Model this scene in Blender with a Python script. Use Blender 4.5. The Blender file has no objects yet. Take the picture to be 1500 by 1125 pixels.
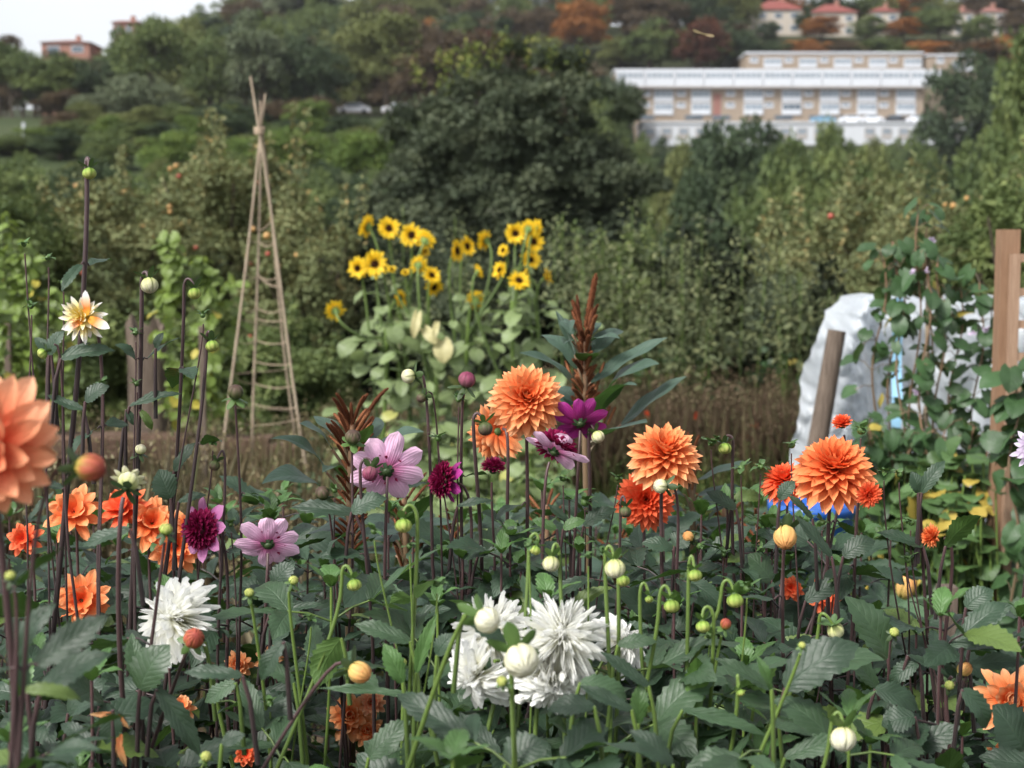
import bpy, math, random
import numpy as np
from mathutils import Vector
random.seed(7)
rng = np.random.default_rng(11)
S = bpy.context.scene
COL = S.collection
PI = math.pi
# ------------------------------------------------------------------ camera
FPX = 2178.0; CAMZ = 1.45; HOR = 360.0
PITCH = math.atan((562.5 - HOR) / FPX)
CP_, SP_ = math.cos(PITCH), math.sin(PITCH)
def P(px, py, Y):
    """point at world distance Y seen at photo pixel (px,py)"""
    u = (px - 750) / FPX; v = (py - 562.5) / FPX
    d = np.array([u, CP_ - v * SP_, -SP_ - v * CP_])
    k = Y / d[1]
    return np.array([d[0] * k, Y, CAMZ + d[2] * k])
def X(px, Y): return (px - 750) / FPX * Y
def Z(py, Y): return P(750, py, Y)[2]
cam_d = bpy.data.cameras.new("camera"); cam = bpy.data.objects.new("camera", cam_d); COL.objects.link(cam)
cam.location = (0, 0, CAMZ); cam.rotation_euler = (math.radians(90) - PITCH, 0, 0)
cam_d.sensor_width = 36; cam_d.lens = FPX * 36 / 1500; cam_d.clip_end = 6000; cam_d.clip_start = 0.05
cam_d.dof.use_dof = True; cam_d.dof.focus_distance = 2.1; cam_d.dof.aperture_fstop = 6.3
cam_d.dof.aperture_blades = 7
S.camera = cam
# ------------------------------------------------------------------ helpers
def nrm(v):
    v = np.asarray(v, float); return v / (np.linalg.norm(v) + 1e-12)
def frame(d, n):
    y = nrm(d); n = np.asarray(n, float); z = n - y * np.dot(n, y)
    if np.linalg.norm(z) < 1e-5:
        n = np.array([0.3, 0.5, 0.8]); z = n - y * np.dot(n, y)
    z = nrm(z); x = np.cross(y, z)
    return np.stack([x, y, z], axis=1)
def grid_faces(nt, ns):
    f = []
    for i in range(nt):
        for j in range(ns):
            a = i * (ns + 1) + j
            f.append((a, a + 1, a + ns + 2, a + ns + 1))
    return np.array(f, int)
_gf = {}
def gf(nt, ns):
    if (nt, ns) not in _gf: _gf[(nt, ns)] = grid_faces(nt, ns)
    return _gf[(nt, ns)]
class MB:
    def __init__(s): s.V = []; s.F4 = []; s.F3 = []; s.C = []; s.m4 = []; s.m3 = []; s.n = 0
    def add(s, V, F, C=None, m=0):
        V = np.asarray(V, float).reshape(-1, 3); F = np.asarray(F, int)
        if C is None: C = np.zeros((len(V), 3))
        C = np.broadcast_to(np.asarray(C, float), (len(V), 3))
        s.V.append(V); s.C.append(C)
        if F.shape[1] == 4: s.F4.append(F + s.n); s.m4.append(np.full(len(F), m))
        else: s.F3.append(F + s.n); s.m3.append(np.full(len(F), m))
        s.n += len(V)
    def box(s, lo, hi, m=0, C=None, rz=0, c=None):
        x0, y0, z0 = lo; x1, y1, z1 = hi
        V = np.array([[x0,y0,z0],[x1,y0,z0],[x1,y1,z0],[x0,y1,z0],[x0,y0,z1],[x1,y0,z1],[x1,y1,z1],[x0,y1,z1]], float)
        if rz:
            cc = np.array(c if c is not None else [(x0+x1)/2, (y0+y1)/2, 0.]); ca, sa = math.cos(rz), math.sin(rz)
            D = V - cc; V = np.stack([D[:,0]*ca - D[:,1]*sa, D[:,0]*sa + D[:,1]*ca, D[:,2]], 1) + cc
        F = [(0,3,2,1),(4,5,6,7),(0,1,5,4),(1,2,6,5),(2,3,7,6),(3,0,4,7)]
        s.add(V, F, C, m)
    def tube(s, pts, r, nseg=7, m=0, C=None, cap=True, rad=None):
        pts = np.asarray(pts, float); n = len(pts)
        rr = np.linspace(r[0], r[1], n) if rad is None else np.asarray(rad)
        T = np.gradient(pts, axis=0); T /= (np.linalg.norm(T, axis=1)[:, None] + 1e-12)
        ref = np.array([1.0, 0.13, 0.07]) if abs(T[0][0]) < 0.8 else np.array([0.1, 1.0, 0.05])
        V = []; Cc = []; rnd = random.random()
        x = nrm(np.cross(ref, T[0]))
        for i in range(n):
            x = nrm(x - T[i] * np.dot(x, T[i])); y = np.cross(T[i], x)
            for k in range(nseg):
                a = 2 * PI * k / nseg
                V.append(pts[i] + rr[i] * (math.cos(a) * x + math.sin(a) * y)); Cc.append((i / (n - 1), k / nseg, rnd))
        F = []
        for i in range(n - 1):
            for k in range(nseg):
                a = i * nseg + k; b = i * nseg + (k + 1) % nseg
                F.append((a, b, b + nseg, a + nseg))
        s.add(V, F, Cc if C is None else C, m)
        if cap:
            for (row, p) in ((0, pts[0]), (n - 1, pts[-1])):
                ring = np.array(V[row * nseg:(row + 1) * nseg]); vv = np.vstack([ring, p])
                ff = [(k, (k + 1) % nseg, nseg) if row else ((k + 1) % nseg, k, nseg) for k in range(nseg)]
                s.add(vv, ff, (1.0 if row else 0.0, 0, rnd), m)
    def merge(s, o):
        for V, C in zip(o.V, o.C): s.V.append(V); s.C.append(C)
        for F, m in zip(o.F4, o.m4): s.F4.append(F + s.n); s.m4.append(m)
        for F, m in zip(o.F3, o.m3): s.F3.append(F + s.n); s.m3.append(m)
        s.n += o.n
    def mesh(s, name, mats, base=(0, 0, 0), smooth=True):
        me = bpy.data.meshes.new(name)
        V = np.concatenate(s.V) - np.asarray(base); C = np.concatenate(s.C)
        F4 = np.concatenate(s.F4) if s.F4 else np.zeros((0, 4), int); F3 = np.concatenate(s.F3) if s.F3 else np.zeros((0, 3), int)
        loops = np.concatenate([F4.ravel(), F3.ravel()])
        starts = np.concatenate([np.arange(len(F4)) * 4, len(F4) * 4 + np.arange(len(F3)) * 3])
        mi = np.concatenate((s.m4 if s.m4 else []) + (s.m3 if s.m3 else []))
        me.vertices.add(len(V)); me.vertices.foreach_set('co', V.astype(np.float32).ravel())
        me.loops.add(len(loops)); me.loops.foreach_set('vertex_index', loops.astype(np.int32))
        me.polygons.add(len(starts)); me.polygons.foreach_set('loop_start', starts.astype(np.int32))
        for mt in mats: me.materials.append(mt)
        me.polygons.foreach_set('material_index', mi.astype(np.int32))
        me.update(calc_edges=True)
        me.polygons.foreach_set('use_smooth', np.full(len(starts), smooth))
        a = me.color_attributes.new('pc', 'FLOAT_COLOR', 'POINT')
        c4 = np.ones((len(V), 4), np.float32); c4[:, :3] = C; a.data.foreach_set('color', c4.ravel())
        me.update()
        return me
BASE = {}
def tag(o, label, cat, group=None, kind=None):
    if label: o['label'] = label
    if cat: o['category'] = cat
    if group: o['group'] = group
    if kind: o['kind'] = kind
    return o
def thing(name, label, cat, base, group=None):
    o = bpy.data.objects.new(name, None); COL.objects.link(o); o.empty_display_size = 0.1
    o.location = tuple(base); BASE[o.name] = np.array(base, float)
    return tag(o, label, cat, group)
def part(name, mb, mats, parent, label=None, smooth=True):
    if not isinstance(mats, (list, tuple)): mats = [mats]
    b = BASE[parent.name]
    o = bpy.data.objects.new(name, mb.mesh(name, mats, b, smooth)); COL.objects.link(o); o.parent = parent; BASE[o.name] = b
    if label: o['label'] = label
    return o
def solo(name, mb, mats, label=None, cat=None, group=None, kind=None, base=(0, 0, 0), smooth=True):
    if not isinstance(mats, (list, tuple)): mats = [mats]
    o = bpy.data.objects.new(name, mb.mesh(name, mats, base, smooth)); COL.objects.link(o); o.location = tuple(base); BASE[o.name] = np.array(base, float)
    return tag(o, label, cat, group, kind)
def copy_tree(o, parent=None):
    c = o.copy(); COL.objects.link(c)
    if parent: c.parent = parent
    for ch in list(o.children): copy_tree(ch, c)
    return c
def bez(p0, p1, p2, p3, n=14):
    t = np.linspace(0, 1, n)[:, None]; p0, p1, p2, p3 = map(np.asarray, (p0, p1, p2, p3))
    return (1-t)**3*p0 + 3*(1-t)**2*t*p1 + 3*(1-t)*t*t*p2 + t**3*p3
# ------------------------------------------------------------------ materials
def newmat(name):
    m = bpy.data.materials.new(name); m.use_nodes = True; nt = m.node_tree; nt.nodes.clear()
    return m, nt, nt.nodes, nt.links
def N(nt, t, **kw):
    n = nt.nodes.new(t)
    for k, v in kw.items():
        if k in n.bl_rna.properties: setattr(n, k, v)
        else: n.inputs[k].default_value = v
    return n
def math_n(nt, op, a, b=None, clamp=False):
    n = nt.nodes.new('ShaderNodeMath'); n.operation = op; n.use_clamp = clamp
    for i, v in enumerate((a, b)):
        if v is None: continue
        if isinstance(v, (int, float)): n.inputs[i].default_value = v
        else: nt.links.new(v, n.inputs[i])
    return n.outputs[0]
def mixc(nt, fac, a, b, blend='MIX'):
    n = nt.nodes.new('ShaderNodeMix'); n.data_type = 'RGBA'; n.blend_type = blend
    for i, v in ((0, fac), (6, a), (7, b)):
        if isinstance(v, (int, float)): n.inputs[i].default_value = v
        elif isinstance(v, tuple): n.inputs[i].default_value = v if len(v) == 4 else (*v, 1)
        else: nt.links.new(v, n.inputs[i])
    return n.outputs[2]
def ramp(nt, fac, stops, interp='LINEAR'):
    r = nt.nodes.new('ShaderNodeValToRGB'); r.color_ramp.interpolation = interp
    e = r.color_ramp.elements
    while len(e) < len(stops): e.new(0.5)
    for el, (p, c) in zip(e, stops): el.position = p; el.color = (*c, 1)
    nt.links.new(fac, r.inputs[0]); return r.outputs[0]
def attr(nt):
    a = N(nt, 'ShaderNodeAttribute', attribute_name='pc'); s = N(nt, 'ShaderNodeSeparateColor')
    nt.links.new(a.outputs['Color'], s.inputs[0]); return s.outputs[0], s.outputs[1], s.outputs[2]
def noise(nt, scale, detail=4, rough=0.6, coord='Object', vec=None):
    n = N(nt, 'ShaderNodeTexNoise'); n.inputs['Scale'].default_value = scale; n.inputs['Detail'].default_value = detail; n.inputs['Roughness'].default_value = rough
    if vec is None:
        tc = N(nt, 'ShaderNodeTexCoord'); vec = tc.outputs[coord]
    nt.links.new(vec, n.inputs['Vector']); return n.outputs[0]
def finish(nt, col, rough=0.5, spec=0.4, bump=None, bstr=0.3, bdist=0.002, trans=0.0, tcol=None, alpha=None, metallic=0, sheen=0):
    b = N(nt, 'ShaderNodeBsdfPrincipled'); out = N(nt, 'ShaderNodeOutputMaterial')
    if isinstance(col, tuple): b.inputs['Base Color'].default_value = (*col, 1)
    else: nt.links.new(col, b.inputs['Base Color'])
    if isinstance(rough, (int, float)): b.inputs['Roughness'].default_value = rough
    else: nt.links.new(rough, b.inputs['Roughness'])
    b.inputs['Specular IOR Level'].default_value = spec; b.inputs['Metallic'].default_value = metallic
    if sheen: b.inputs['Sheen Weight'].default_value = sheen; b.inputs['Sheen Roughness'].default_value = 0.5
    bp = None
    if bump is not None:
        bp = N(nt, 'ShaderNodeBump'); bp.inputs['Strength'].default_value = bstr; bp.inputs['Distance'].default_value = bdist
        nt.links.new(bump, bp.inputs['Height']); nt.links.new(bp.outputs[0], b.inputs['Normal'])
    sh = b.outputs[0]
    if trans:
        t = N(nt, 'ShaderNodeBsdfTranslucent')
        tc = tcol if tcol is not None else col
        if isinstance(tc, tuple): t.inputs[0].default_value = (*tc, 1)
        else: nt.links.new(tc, t.inputs[0])
        if bp: nt.links.new(bp.outputs[0], t.inputs['Normal'])
        mx = N(nt, 'ShaderNodeMixShader'); mx.inputs[0].default_value = trans
        nt.links.new(sh, mx.inputs[1]); nt.links.new(t.outputs[0], mx.inputs[2]); sh = mx.outputs[0]
    nt.links.new(sh, out.inputs[0])
def plain(name, c, rough=0.6, spec=0.3, var=0.25, scale=40, bstr=0.3, c2=None, metallic=0):
    m, nt, _, _ = newmat(name); nz = noise(nt, scale)
    c2 = c2 or tuple(x * (1 - var) for x in c)
    col = ramp(nt, nz, [(0.3, c2), (0.7, c)])
    finish(nt, col, rough, spec, nz, bstr, 0.003, metallic=metallic); return m
def leaf_mat(name, top, under, young=None, rough=0.5, veins=8, vstr=0.6, spec=0.5, trans=0.18, sheen=0.0, dry=None, dth=0.95):
    m, nt, nd, lk = newmat(name); t, s, r = attr(nt)
    col = mixc(nt, math_n(nt, 'MULTIPLY', r, 1.0), tuple(x * 0.62 for x in top), tuple(min(1, x * 1.35) for x in top))
    nz = noise(nt, 60, 3)
    col = mixc(nt, 0.35, col, ramp(nt, nz, [(0.3, tuple(x * 0.6 for x in top)), (0.75, tuple(min(1, x * 1.5) for x in top))]))
    ph = math_n(nt, 'SUBTRACT', math_n(nt, 'MULTIPLY', t, float(veins)), math_n(nt, 'MULTIPLY', s, 2.2))
    vein = math_n(nt, 'POWER', math_n(nt, 'ABSOLUTE', math_n(nt, 'SINE', math_n(nt, 'MULTIPLY', ph, PI))), 0.35)
    mid = math_n(nt, 'MINIMUM', math_n(nt, 'MULTIPLY', s, 12.0), 1.0)
    vv = math_n(nt, 'MULTIPLY', vein, mid)
    lite = tuple(min(1, x * 1.5 + 0.012) for x in top)
    vc = math_n(nt, 'SUBTRACT', 1.0, math_n(nt, 'MULTIPLY', math_n(nt, 'SUBTRACT', 1.0, vv), math_n(nt, 'SUBTRACT', 1.0, math_n(nt, 'MULTIPLY', s, 0.8))))
    col = mixc(nt, vc, mixc(nt, 0.28, col, lite), col)
    if dry:
        edge = math_n(nt, 'GREATER_THAN', r, dth); col = mixc(nt, edge, col, dry)
    geo = N(nt, 'ShaderNodeNewGeometry')
    und = mixc(nt, r, tuple(x * 0.8 for x in under), under)
    col = mixc(nt, geo.outputs['Backfacing'], col, und)
    h = math_n(nt, 'ADD', math_n(nt, 'MULTIPLY', vv, 0.35), math_n(nt, 'MULTIPLY', nz, 0.9))
    rg = math_n(nt, 'ADD', math_n(nt, 'MULTIPLY', nz, 0.25), rough - 0.12)
    finish(nt, col, rg, spec, h, vstr, 0.0022, trans, tcol=tuple(x * 1.5 for x in under), sheen=sheen)
    return m
def cloud_mat(name, stops, rough=0.6, trans=0.25, spec=0.2, under=1.25):
    """foliage cards: colour picked per leaf from its own random number"""
    m, nt, nd, lk = newmat(name); t, s, r = attr(nt)
    col = ramp(nt, r, stops)
    finish(nt, col, rough, spec, None, trans=trans, tcol=mixc(nt, 0.5, col, stops[-1][1])); return m
def petal_mat(name, stops, rough=0.55, trans=0.3, rv=0.15, veins=0.25, spec=0.25, tmul=1.0, under=None, edge=0.12):
    m, nt, nd, lk = newmat(name); t, s, r = attr(nt)
    col = ramp(nt, t, stops)
    dark = mixc(nt, 1.0, col, tuple([1 - rv] * 3), 'MULTIPLY')
    col = mixc(nt, r, dark, col)
    if under:
        geo = N(nt, 'ShaderNodeNewGeometry'); col = mixc(nt, geo.outputs['Backfacing'], col, mixc(nt, 0.7, col, under))
    st = math_n(nt, 'SINE', math_n(nt, 'MULTIPLY', s, 22.0))
    nz = noise(nt, 120, 2)
    h = math_n(nt, 'ADD', st, nz)
    col2 = mixc(nt, 1.0, col, (0.8, 0.72, 0.72), 'MULTIPLY')
    col = mixc(nt, math_n(nt, 'MULTIPLY', math_n(nt, 'ABSOLUTE', st), veins), col, col2)
    ed = math_n(nt, 'MULTIPLY', math_n(nt, 'POWER', s, 3.0), 1.0)
    col = mixc(nt, ed, col, mixc(nt, 1.0, col, (1 - edge, 1 - edge * .8, 1 - edge), 'MULTIPLY'))
    finish(nt, col, rough, spec, h, 0.25, 0.0008, trans, tcol=col); return m
M = {}
M['leaf'] = leaf_mat('dahlia_leaf', (0.024, 0.049, 0.026), (0.046, 0.098, 0.018), dry=(0.09, 0.14, 0.03))
M['leaf_pale'] = leaf_mat('dahlia_leaf_pale', (0.038, 0.074, 0.034), (0.11, 0.20, 0.05))
M['leaf_young'] = leaf_mat('young_leaf', (0.055, 0.12, 0.03), (0.08, 0.165, 0.03), veins=6)
M['leaf_amar'] = leaf_mat('amaranth_leaf', (0.045, 0.078, 0.055), (0.055, 0.12, 0.02), veins=11)
M['leaf_bean'] = leaf_mat('bean_leaf', (0.13, 0.19, 0.035), (0.18, 0.24, 0.05), dry=(0.45, 0.38, 0.06), veins=5, trans=0.3)
M['leaf_vine'] = leaf_mat('vine_leaf', (0.035, 0.078, 0.026), (0.08, 0.14, 0.04), dry=(0.34, 0.27, 0.05), veins=5, trans=0.2, dth=.975)
M['leaf_sun'] = leaf_mat('sunflower_leaf', (0.155, 0.205, 0.085), (0.20, 0.26, 0.10), dry=(0.34, 0.34, 0.10), veins=6, trans=0.25, dth=.96)
M['leaf_pale_dead'] = leaf_mat('withered_leaf', (0.33, 0.30, 0.14), (0.36, 0.33, 0.15), veins=6, trans=0.25)
M['leaf_nast'] = leaf_mat('nasturtium_leaf', (0.06, 0.115, 0.035), (0.10, 0.16, 0.05), dry=(0.36, 0.27, 0.05), veins=5, dth=.86)
M['leaf_squash'] = leaf_mat('squash_leaf', (0.05, 0.095, 0.045), (0.08, 0.15, 0.06), veins=5)
def stem_mat(name, a, b):
    m, nt, _, _ = newmat(name); t, s, r = attr(nt)
    col = mixc(nt, math_n(nt, 'POWER', t, 2.0), a, b); nz = noise(nt, 90, 3)
    col = mixc(nt, math_n(nt, 'MULTIPLY', nz, 0.35), col, tuple(x * 0.45 for x in a))
    finish(nt, col, 0.42, 0.4, nz, 0.2, 0.001, sheen=0.1); return m
M['stem_purple'] = stem_mat('stem_purple', (0.020, 0.013, 0.013), (0.085, 0.042, 0.042))
M['stem_green'] = stem_mat('stem_green', (0.06, 0.10, 0.02), (0.14, 0.22, 0.04))
M['stem_brown'] = stem_mat('stem_brown', (0.09, 0.07, 0.035), (0.30, 0.17, 0.10))
M['sepal'] = leaf_mat('sepal_green', (0.06, 0.12, 0.035), (0.08, 0.15, 0.035), veins=3, vstr=0.2)
M['sepal_dark'] = leaf_mat('sepal_dark', (0.03, 0.062, 0.024), (0.045, 0.08, 0.024), veins=3, vstr=0.2)
M['orange'] = petal_mat('petal_orange', [(0, (0.75, 0.085, 0.02)), (0.35, (0.90, 0.17, 0.045)), (0.72, (0.95, 0.31, 0.11)), (1, (0.97, 0.46, 0.22))])
M['peach'] = petal_mat('petal_peach', [(0, (0.80, 0.10, 0.025)), (0.38, (0.92, 0.22, 0.06)), (0.72, (0.96, 0.40, 0.16)), (1, (0.97, 0.55, 0.30))])
M['redorange'] = petal_mat('petal_redorange', [(0, (0.72, 0.045, 0.02)), (0.4, (0.90, 0.11, 0.035)), (0.8, (0.95, 0.20, 0.08)), (1, (0.96, 0.30, 0.13))])
M['coral'] = petal_mat('petal_coral', [(0, (0.78, 0.06, 0.05)), (0.25, (0.85, 0.15, 0.07)), (0.6, (0.94, 0.38, 0.20)), (1, (0.96, 0.58, 0.36))])
M['white'] = petal_mat('petal_white', [(0, (0.74, 0.70, 0.22)), (0.22, (0.90, 0.89, 0.70)), (0.5, (0.95, 0.95, 0.90)), (1, (0.95, 0.95, 0.93))], rv=0.03, trans=0.42, veins=0.05, edge=0.02)
M['yellowwhite'] = petal_mat('petal_yellow_white', [(0, (0.85, 0.58, 0.05)), (0.35, (0.90, 0.72, 0.18)), (0.6, (0.92, 0.84, 0.52)), (0.8, (0.90, 0.88, 0.84)), (1, (0.88, 0.86, 0.88))])
M['orangewhite'] = petal_mat('petal_orange_white', [(0, (0.85, 0.45, 0.05)), (0.3, (0.90, 0.26, 0.04)), (0.62, (0.90, 0.60, 0.42)), (0.8, (0.88, 0.84, 0.82)), (1, (0.88, 0.86, 0.86))])
M['mauve'] = petal_mat('petal_mauve', [(0, (0.25, 0.01, 0.08)), (0.25, (0.45, 0.08, 0.27)), (0.6, (0.68, 0.20, 0.50)), (1, (0.76, 0.38, 0.64))], rv=0.3, veins=0.6, under=(0.68, 0.36, 0.58))
M['pink'] = petal_mat('petal_pink', [(0, (0.30, 0.10, 0.08)), (0.18, (0.66, 0.20, 0.42)), (0.45, (0.88, 0.50, 0.74)), (1, (0.90, 0.62, 0.80))], rv=0.1, veins=0.4, edge=0.05, trans=.2)
M['magenta'] = petal_mat('petal_magenta', [(0, (0.10, 0.01, 0.03)), (0.3, (0.26, 0.02, 0.14)), (0.7, (0.42, 0.035, 0.27)), (1, (0.50, 0.08, 0.36))], rv=0.3, veins=0.6)
M['crimson'] = petal_mat('floret_crimson', [(0, (0.10, 0.0, 0.015)), (0.5, (0.26, 0.006, 0.05)), (1, (0.42, 0.02, 0.13))], rv=0.4)
M['lilac'] = petal_mat('petal_lilac', [(0, (0.55, 0.40, 0.62)), (1, (0.76, 0.68, 0.82))])
M['sunray'] = petal_mat('sunflower_ray', [(0, (0.85, 0.42, 0.01)), (0.4, (0.93, 0.60, 0.015)), (1, (0.95, 0.70, 0.05))], trans=0.35)
M['sundisc'] = plain('sunflower_disc', (0.075, 0.028, 0.012), 0.8, 0.1, 0.6, 160, 1.0)
M['sunback'] = plain('sunflower_back', (0.25, 0.36, 0.10), 0.7, 0.2, 0.3, 60)
M['bud_green'] = petal_mat('bud_green', [(0, (0.10, 0.18, 0.03)), (0.5, (0.30, 0.44, 0.08)), (1, (0.62, 0.62, 0.20))], trans=0.15, rv=.18, edge=.25)
M['bud_pale'] = petal_mat('bud_pale', [(0, (0.26, 0.36, 0.08)), (0.4, (0.66, 0.68, 0.30)), (0.8, (0.78, 0.76, 0.50)), (1, (0.80, 0.74, 0.60))], trans=0.15, rv=.18, edge=.25)
M['bud_cream'] = petal_mat('bud_cream', [(0, (0.60, 0.62, 0.16)), (0.35, (0.82, 0.80, 0.48)), (1, (0.88, 0.86, 0.72))], trans=0.2, rv=.18, edge=.25)
M['bud_red'] = petal_mat('bud_red', [(0, (0.22, 0.30, 0.05)), (0.35, (0.45, 0.36, 0.08)), (0.65, (0.45, 0.13, 0.06)), (1, (0.48, 0.10, 0.08))], trans=0.15, rv=.18, edge=.25)
M['bud_amber'] = petal_mat('bud_amber', [(0, (0.35, 0.42, 0.08)), (0.4, (0.78, 0.55, 0.18)), (1, (0.85, 0.38, 0.14))], trans=0.15, rv=.18, edge=.25)
M['bud_dark'] = petal_mat('bud_dark', [(0, (0.05, 0.08, 0.02)), (0.5, (0.09, 0.11, 0.04)), (1, (0.14, 0.08, 0.07))], trans=0.05, rv=.18, edge=.25)
M['bud_plum'] = petal_mat('bud_plum', [(0, (0.20, 0.22, 0.08)), (0.4, (0.24, 0.10, 0.12)), (1, (0.30, 0.05, 0.12))], trans=0.1, rv=.18, edge=.25)
M['floret_green'] = plain('floret_green', (0.30, 0.34, 0.06), 0.6)
M['rust'] = cloud_mat('amaranth_rust', [(0, (0.09, 0.03, 0.015)), (0.6, (0.18, 0.064, 0.028)), (1, (0.29, 0.12, 0.055))], 0.8, 0.1)
M['wither'] = petal_mat('withered_petal', [(0, (0.45, 0.12, 0.04)), (0.5, (0.55, 0.25, 0.10)), (1, (0.50, 0.33, 0.16))])
def wood_mat(name, a, b, sx=8, sz=0.8, bstr=0.6):
    m, nt, _, _ = newmat(name); tc = N(nt, 'ShaderNodeTexCoord'); mp = N(nt, 'ShaderNodeMapping'); nt.links.new(tc.outputs['Object'], mp.inputs[0])
    mp.inputs['Scale'].default_value = (sx, sx, sz)
    n1 = noise(nt, 6, 6, 0.7, vec=mp.outputs[0]); n2 = noise(nt, 3, 3)
    col = mixc(nt, math_n(nt, 'MULTIPLY', n2, 0.5), ramp(nt, n1, [(0.32, a), (0.68, b)]), tuple(x * 0.6 for x in a))
    finish(nt, col, 0.8, 0.15, n1, bstr, 0.006); return m
M['oldwood'] = wood_mat('weathered_wood', (0.08, 0.06, 0.047), (0.21, 0.165, 0.13), 14, 1.2, 0.9)
M['newwood'] = wood_mat('trellis_wood', (0.20, 0.115, 0.07), (0.32, 0.20, 0.125), 14, 1.2, 0.4)
M['sleeper'] = wood_mat('sleeper_wood', (0.08, 0.05, 0.035), (0.17, 0.11, 0.078), 2, 14, 0.7)
M['cane'] = wood_mat('bamboo_cane', (0.30, 0.235, 0.17), (0.46, 0.375, 0.28), 20, 1.5, 0.2)
M['bark'] = wood_mat('bark', (0.05, 0.04, 0.03), (0.13, 0.10, 0.075), 6, 1, 0.8)
M['string'] = plain('garden_string', (0.42, 0.33, 0.24), 0.8, 0.1)
M['drystraw'] = cloud_mat('dry_straw', [(0, (0.11, 0.08, 0.04)), (0.5, (0.20, 0.155, 0.085)), (0.75, (0.15, 0.16, 0.06)), (1, (0.34, 0.29, 0.19))], 0.7, 0.2)
M['redstraw'] = cloud_mat('reddish_straw', [(0, (0.08, 0.052, 0.034)), (0.5, (0.155, 0.105, 0.066)), (0.8, (0.11, 0.12, 0.05)), (1, (0.26, 0.19, 0.12))], 0.7, 0.2)
M['grass'] = cloud_mat('grass_green', [(0, (0.03, 0.055, 0.012)), (0.6, (0.065, 0.10, 0.022)), (1, (0.15, 0.15, 0.05))], 0.6, 0.25)
CM = {}
CM['dark'] = cloud_mat('foliage_dark', [(0, (0.020, 0.035, 0.019)), (0.6, (0.047, 0.072, 0.034)), (1, (0.088, 0.116, 0.052))])
CM['mid'] = cloud_mat('foliage_mid', [(0, (0.053, 0.082, 0.031)), (0.6, (0.108, 0.144, 0.048)), (1, (0.179, 0.214, 0.071))])
CM['olive'] = cloud_mat('foliage_olive', [(0, (0.070, 0.085, 0.029)), (0.6, (0.134, 0.156, 0.052)), (1, (0.210, 0.218, 0.077))])
CM['light'] = cloud_mat('foliage_light', [(0, (0.057, 0.092, 0.024)), (0.6, (0.113, 0.175, 0.039)), (1, (0.203, 0.246, 0.059))])
CM['brown'] = cloud_mat('foliage_brown', [(0, (0.042, 0.032, 0.024)), (0.6, (0.091, 0.067, 0.040)), (1, (0.158, 0.109, 0.055))])
CM['orange'] = cloud_mat('foliage_orange', [(0, (0.13, 0.055, 0.02)), (0.6, (0.27, 0.11, 0.03)), (1, (0.38, 0.17, 0.05))])
CM['red'] = cloud_mat('foliage_russet', [(0, (0.043, 0.017, 0.012)), (0.6, (0.092, 0.034, 0.019)), (1, (0.122, 0.054, 0.026))])
CM['grey'] = cloud_mat('foliage_greygreen', [(0, (0.066, 0.084, 0.049)), (0.6, (0.132, 0.162, 0.092)), (1, (0.204, 0.228, 0.130))])
CM['apple'] = cloud_mat('foliage_orchard', [(0, (0.062, 0.078, 0.034)), (0.5, (0.135, 0.16, 0.066)), (0.88, (0.22, 0.235, 0.11)), (1, (0.34, 0.25, 0.10))])
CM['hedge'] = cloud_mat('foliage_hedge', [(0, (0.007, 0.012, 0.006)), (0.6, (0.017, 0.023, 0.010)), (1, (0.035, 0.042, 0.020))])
CM['weed'] = cloud_mat('foliage_weed', [(0, (0.058, 0.072, 0.034)), (0.6, (0.109, 0.132, 0.062)), (1, (0.179, 0.192, 0.091))])
CM['yellow'] = cloud_mat('foliage_yellowing', [(0, (0.065, 0.095, 0.021)), (0.6, (0.129, 0.170, 0.036)), (1, (0.233, 0.231, 0.057))])
# ------------------------------------------------------------------ terrain
def interp(y, ys, zs): return np.interp(y, ys, zs)
LY = [-50, 0, 20, 45, 70, 100, 125, 150, 200, 260, 330, 380, 450, 700, 3000]
LZ = [0, 0, 0, -2.5, -1, 5, 10, 13, 18.5, 24, 42, 54, 64, 60, 30]
RY = [-50, 0, 20, 45, 70, 100, 150, 200, 240, 258, 285, 300, 320, 345, 400, 450, 700, 3000]
RZ = [0, 0, 0, -3, -5, -5, -1, 4, 9, 18.5, 21, 33, 42, 49, 60, 64, 60, 30]
def sstep(a, b, x):
    t = np.clip((x - a) / (b - a), 0, 1); return t * t * (3 - 2 * t)
def hgt(x, y):
    x = np.asarray(x, float); y = np.asarray(y, float)
    u = x / np.maximum(y, 1.0); w = sstep(-0.03, 0.06, u)
    l = interp(y, LY, LZ); r = interp(y, RY, RZ)
    s = 0.45 + 0.55 * sstep(-0.30, -0.17, u)
    l = np.where(y > 230, 21 + (l - 21) * s, l)
    z = l * (1 - w) + r * w
    z = z + np.where(y > 40, 0.5 * np.sin(x * 0.05) * np.cos(y * 0.04), 0)
    return z
ys = np.concatenate([np.linspace(-6, 14, 41), np.linspace(16, 120, 40), np.linspace(124, 480, 70), np.array([540, 620, 700])])
us = np.linspace(-1, 1, 81)
V = []
for y in ys:
    wid = 8 + max(y, 0) * 0.9
    xs = us * wid
    for x, z in zip(xs, hgt(xs, np.full_like(xs, y))):
        bump = 0.02 * math.sin(x * 5.1 + y * 3.3) * math.cos(x * 2.7 - y * 4.9) if y < 12 else 0
        V.append((x, y, float(z) + bump))
g = MB(); g.add(V, gf(len(ys) - 1, 80))
m, nt, _, _ = newmat('ground_soil_grass')
tc = N(nt, 'ShaderNodeTexCoord'); sx = N(nt, 'ShaderNodeSeparateXYZ'); nt.links.new(tc.outputs['Object'], sx.inputs[0])
n1 = noise(nt, 3, 8, 0.7); n2 = noise(nt, 0.12, 6, 0.6); n3 = noise(nt, 25, 4, 0.7)
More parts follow.
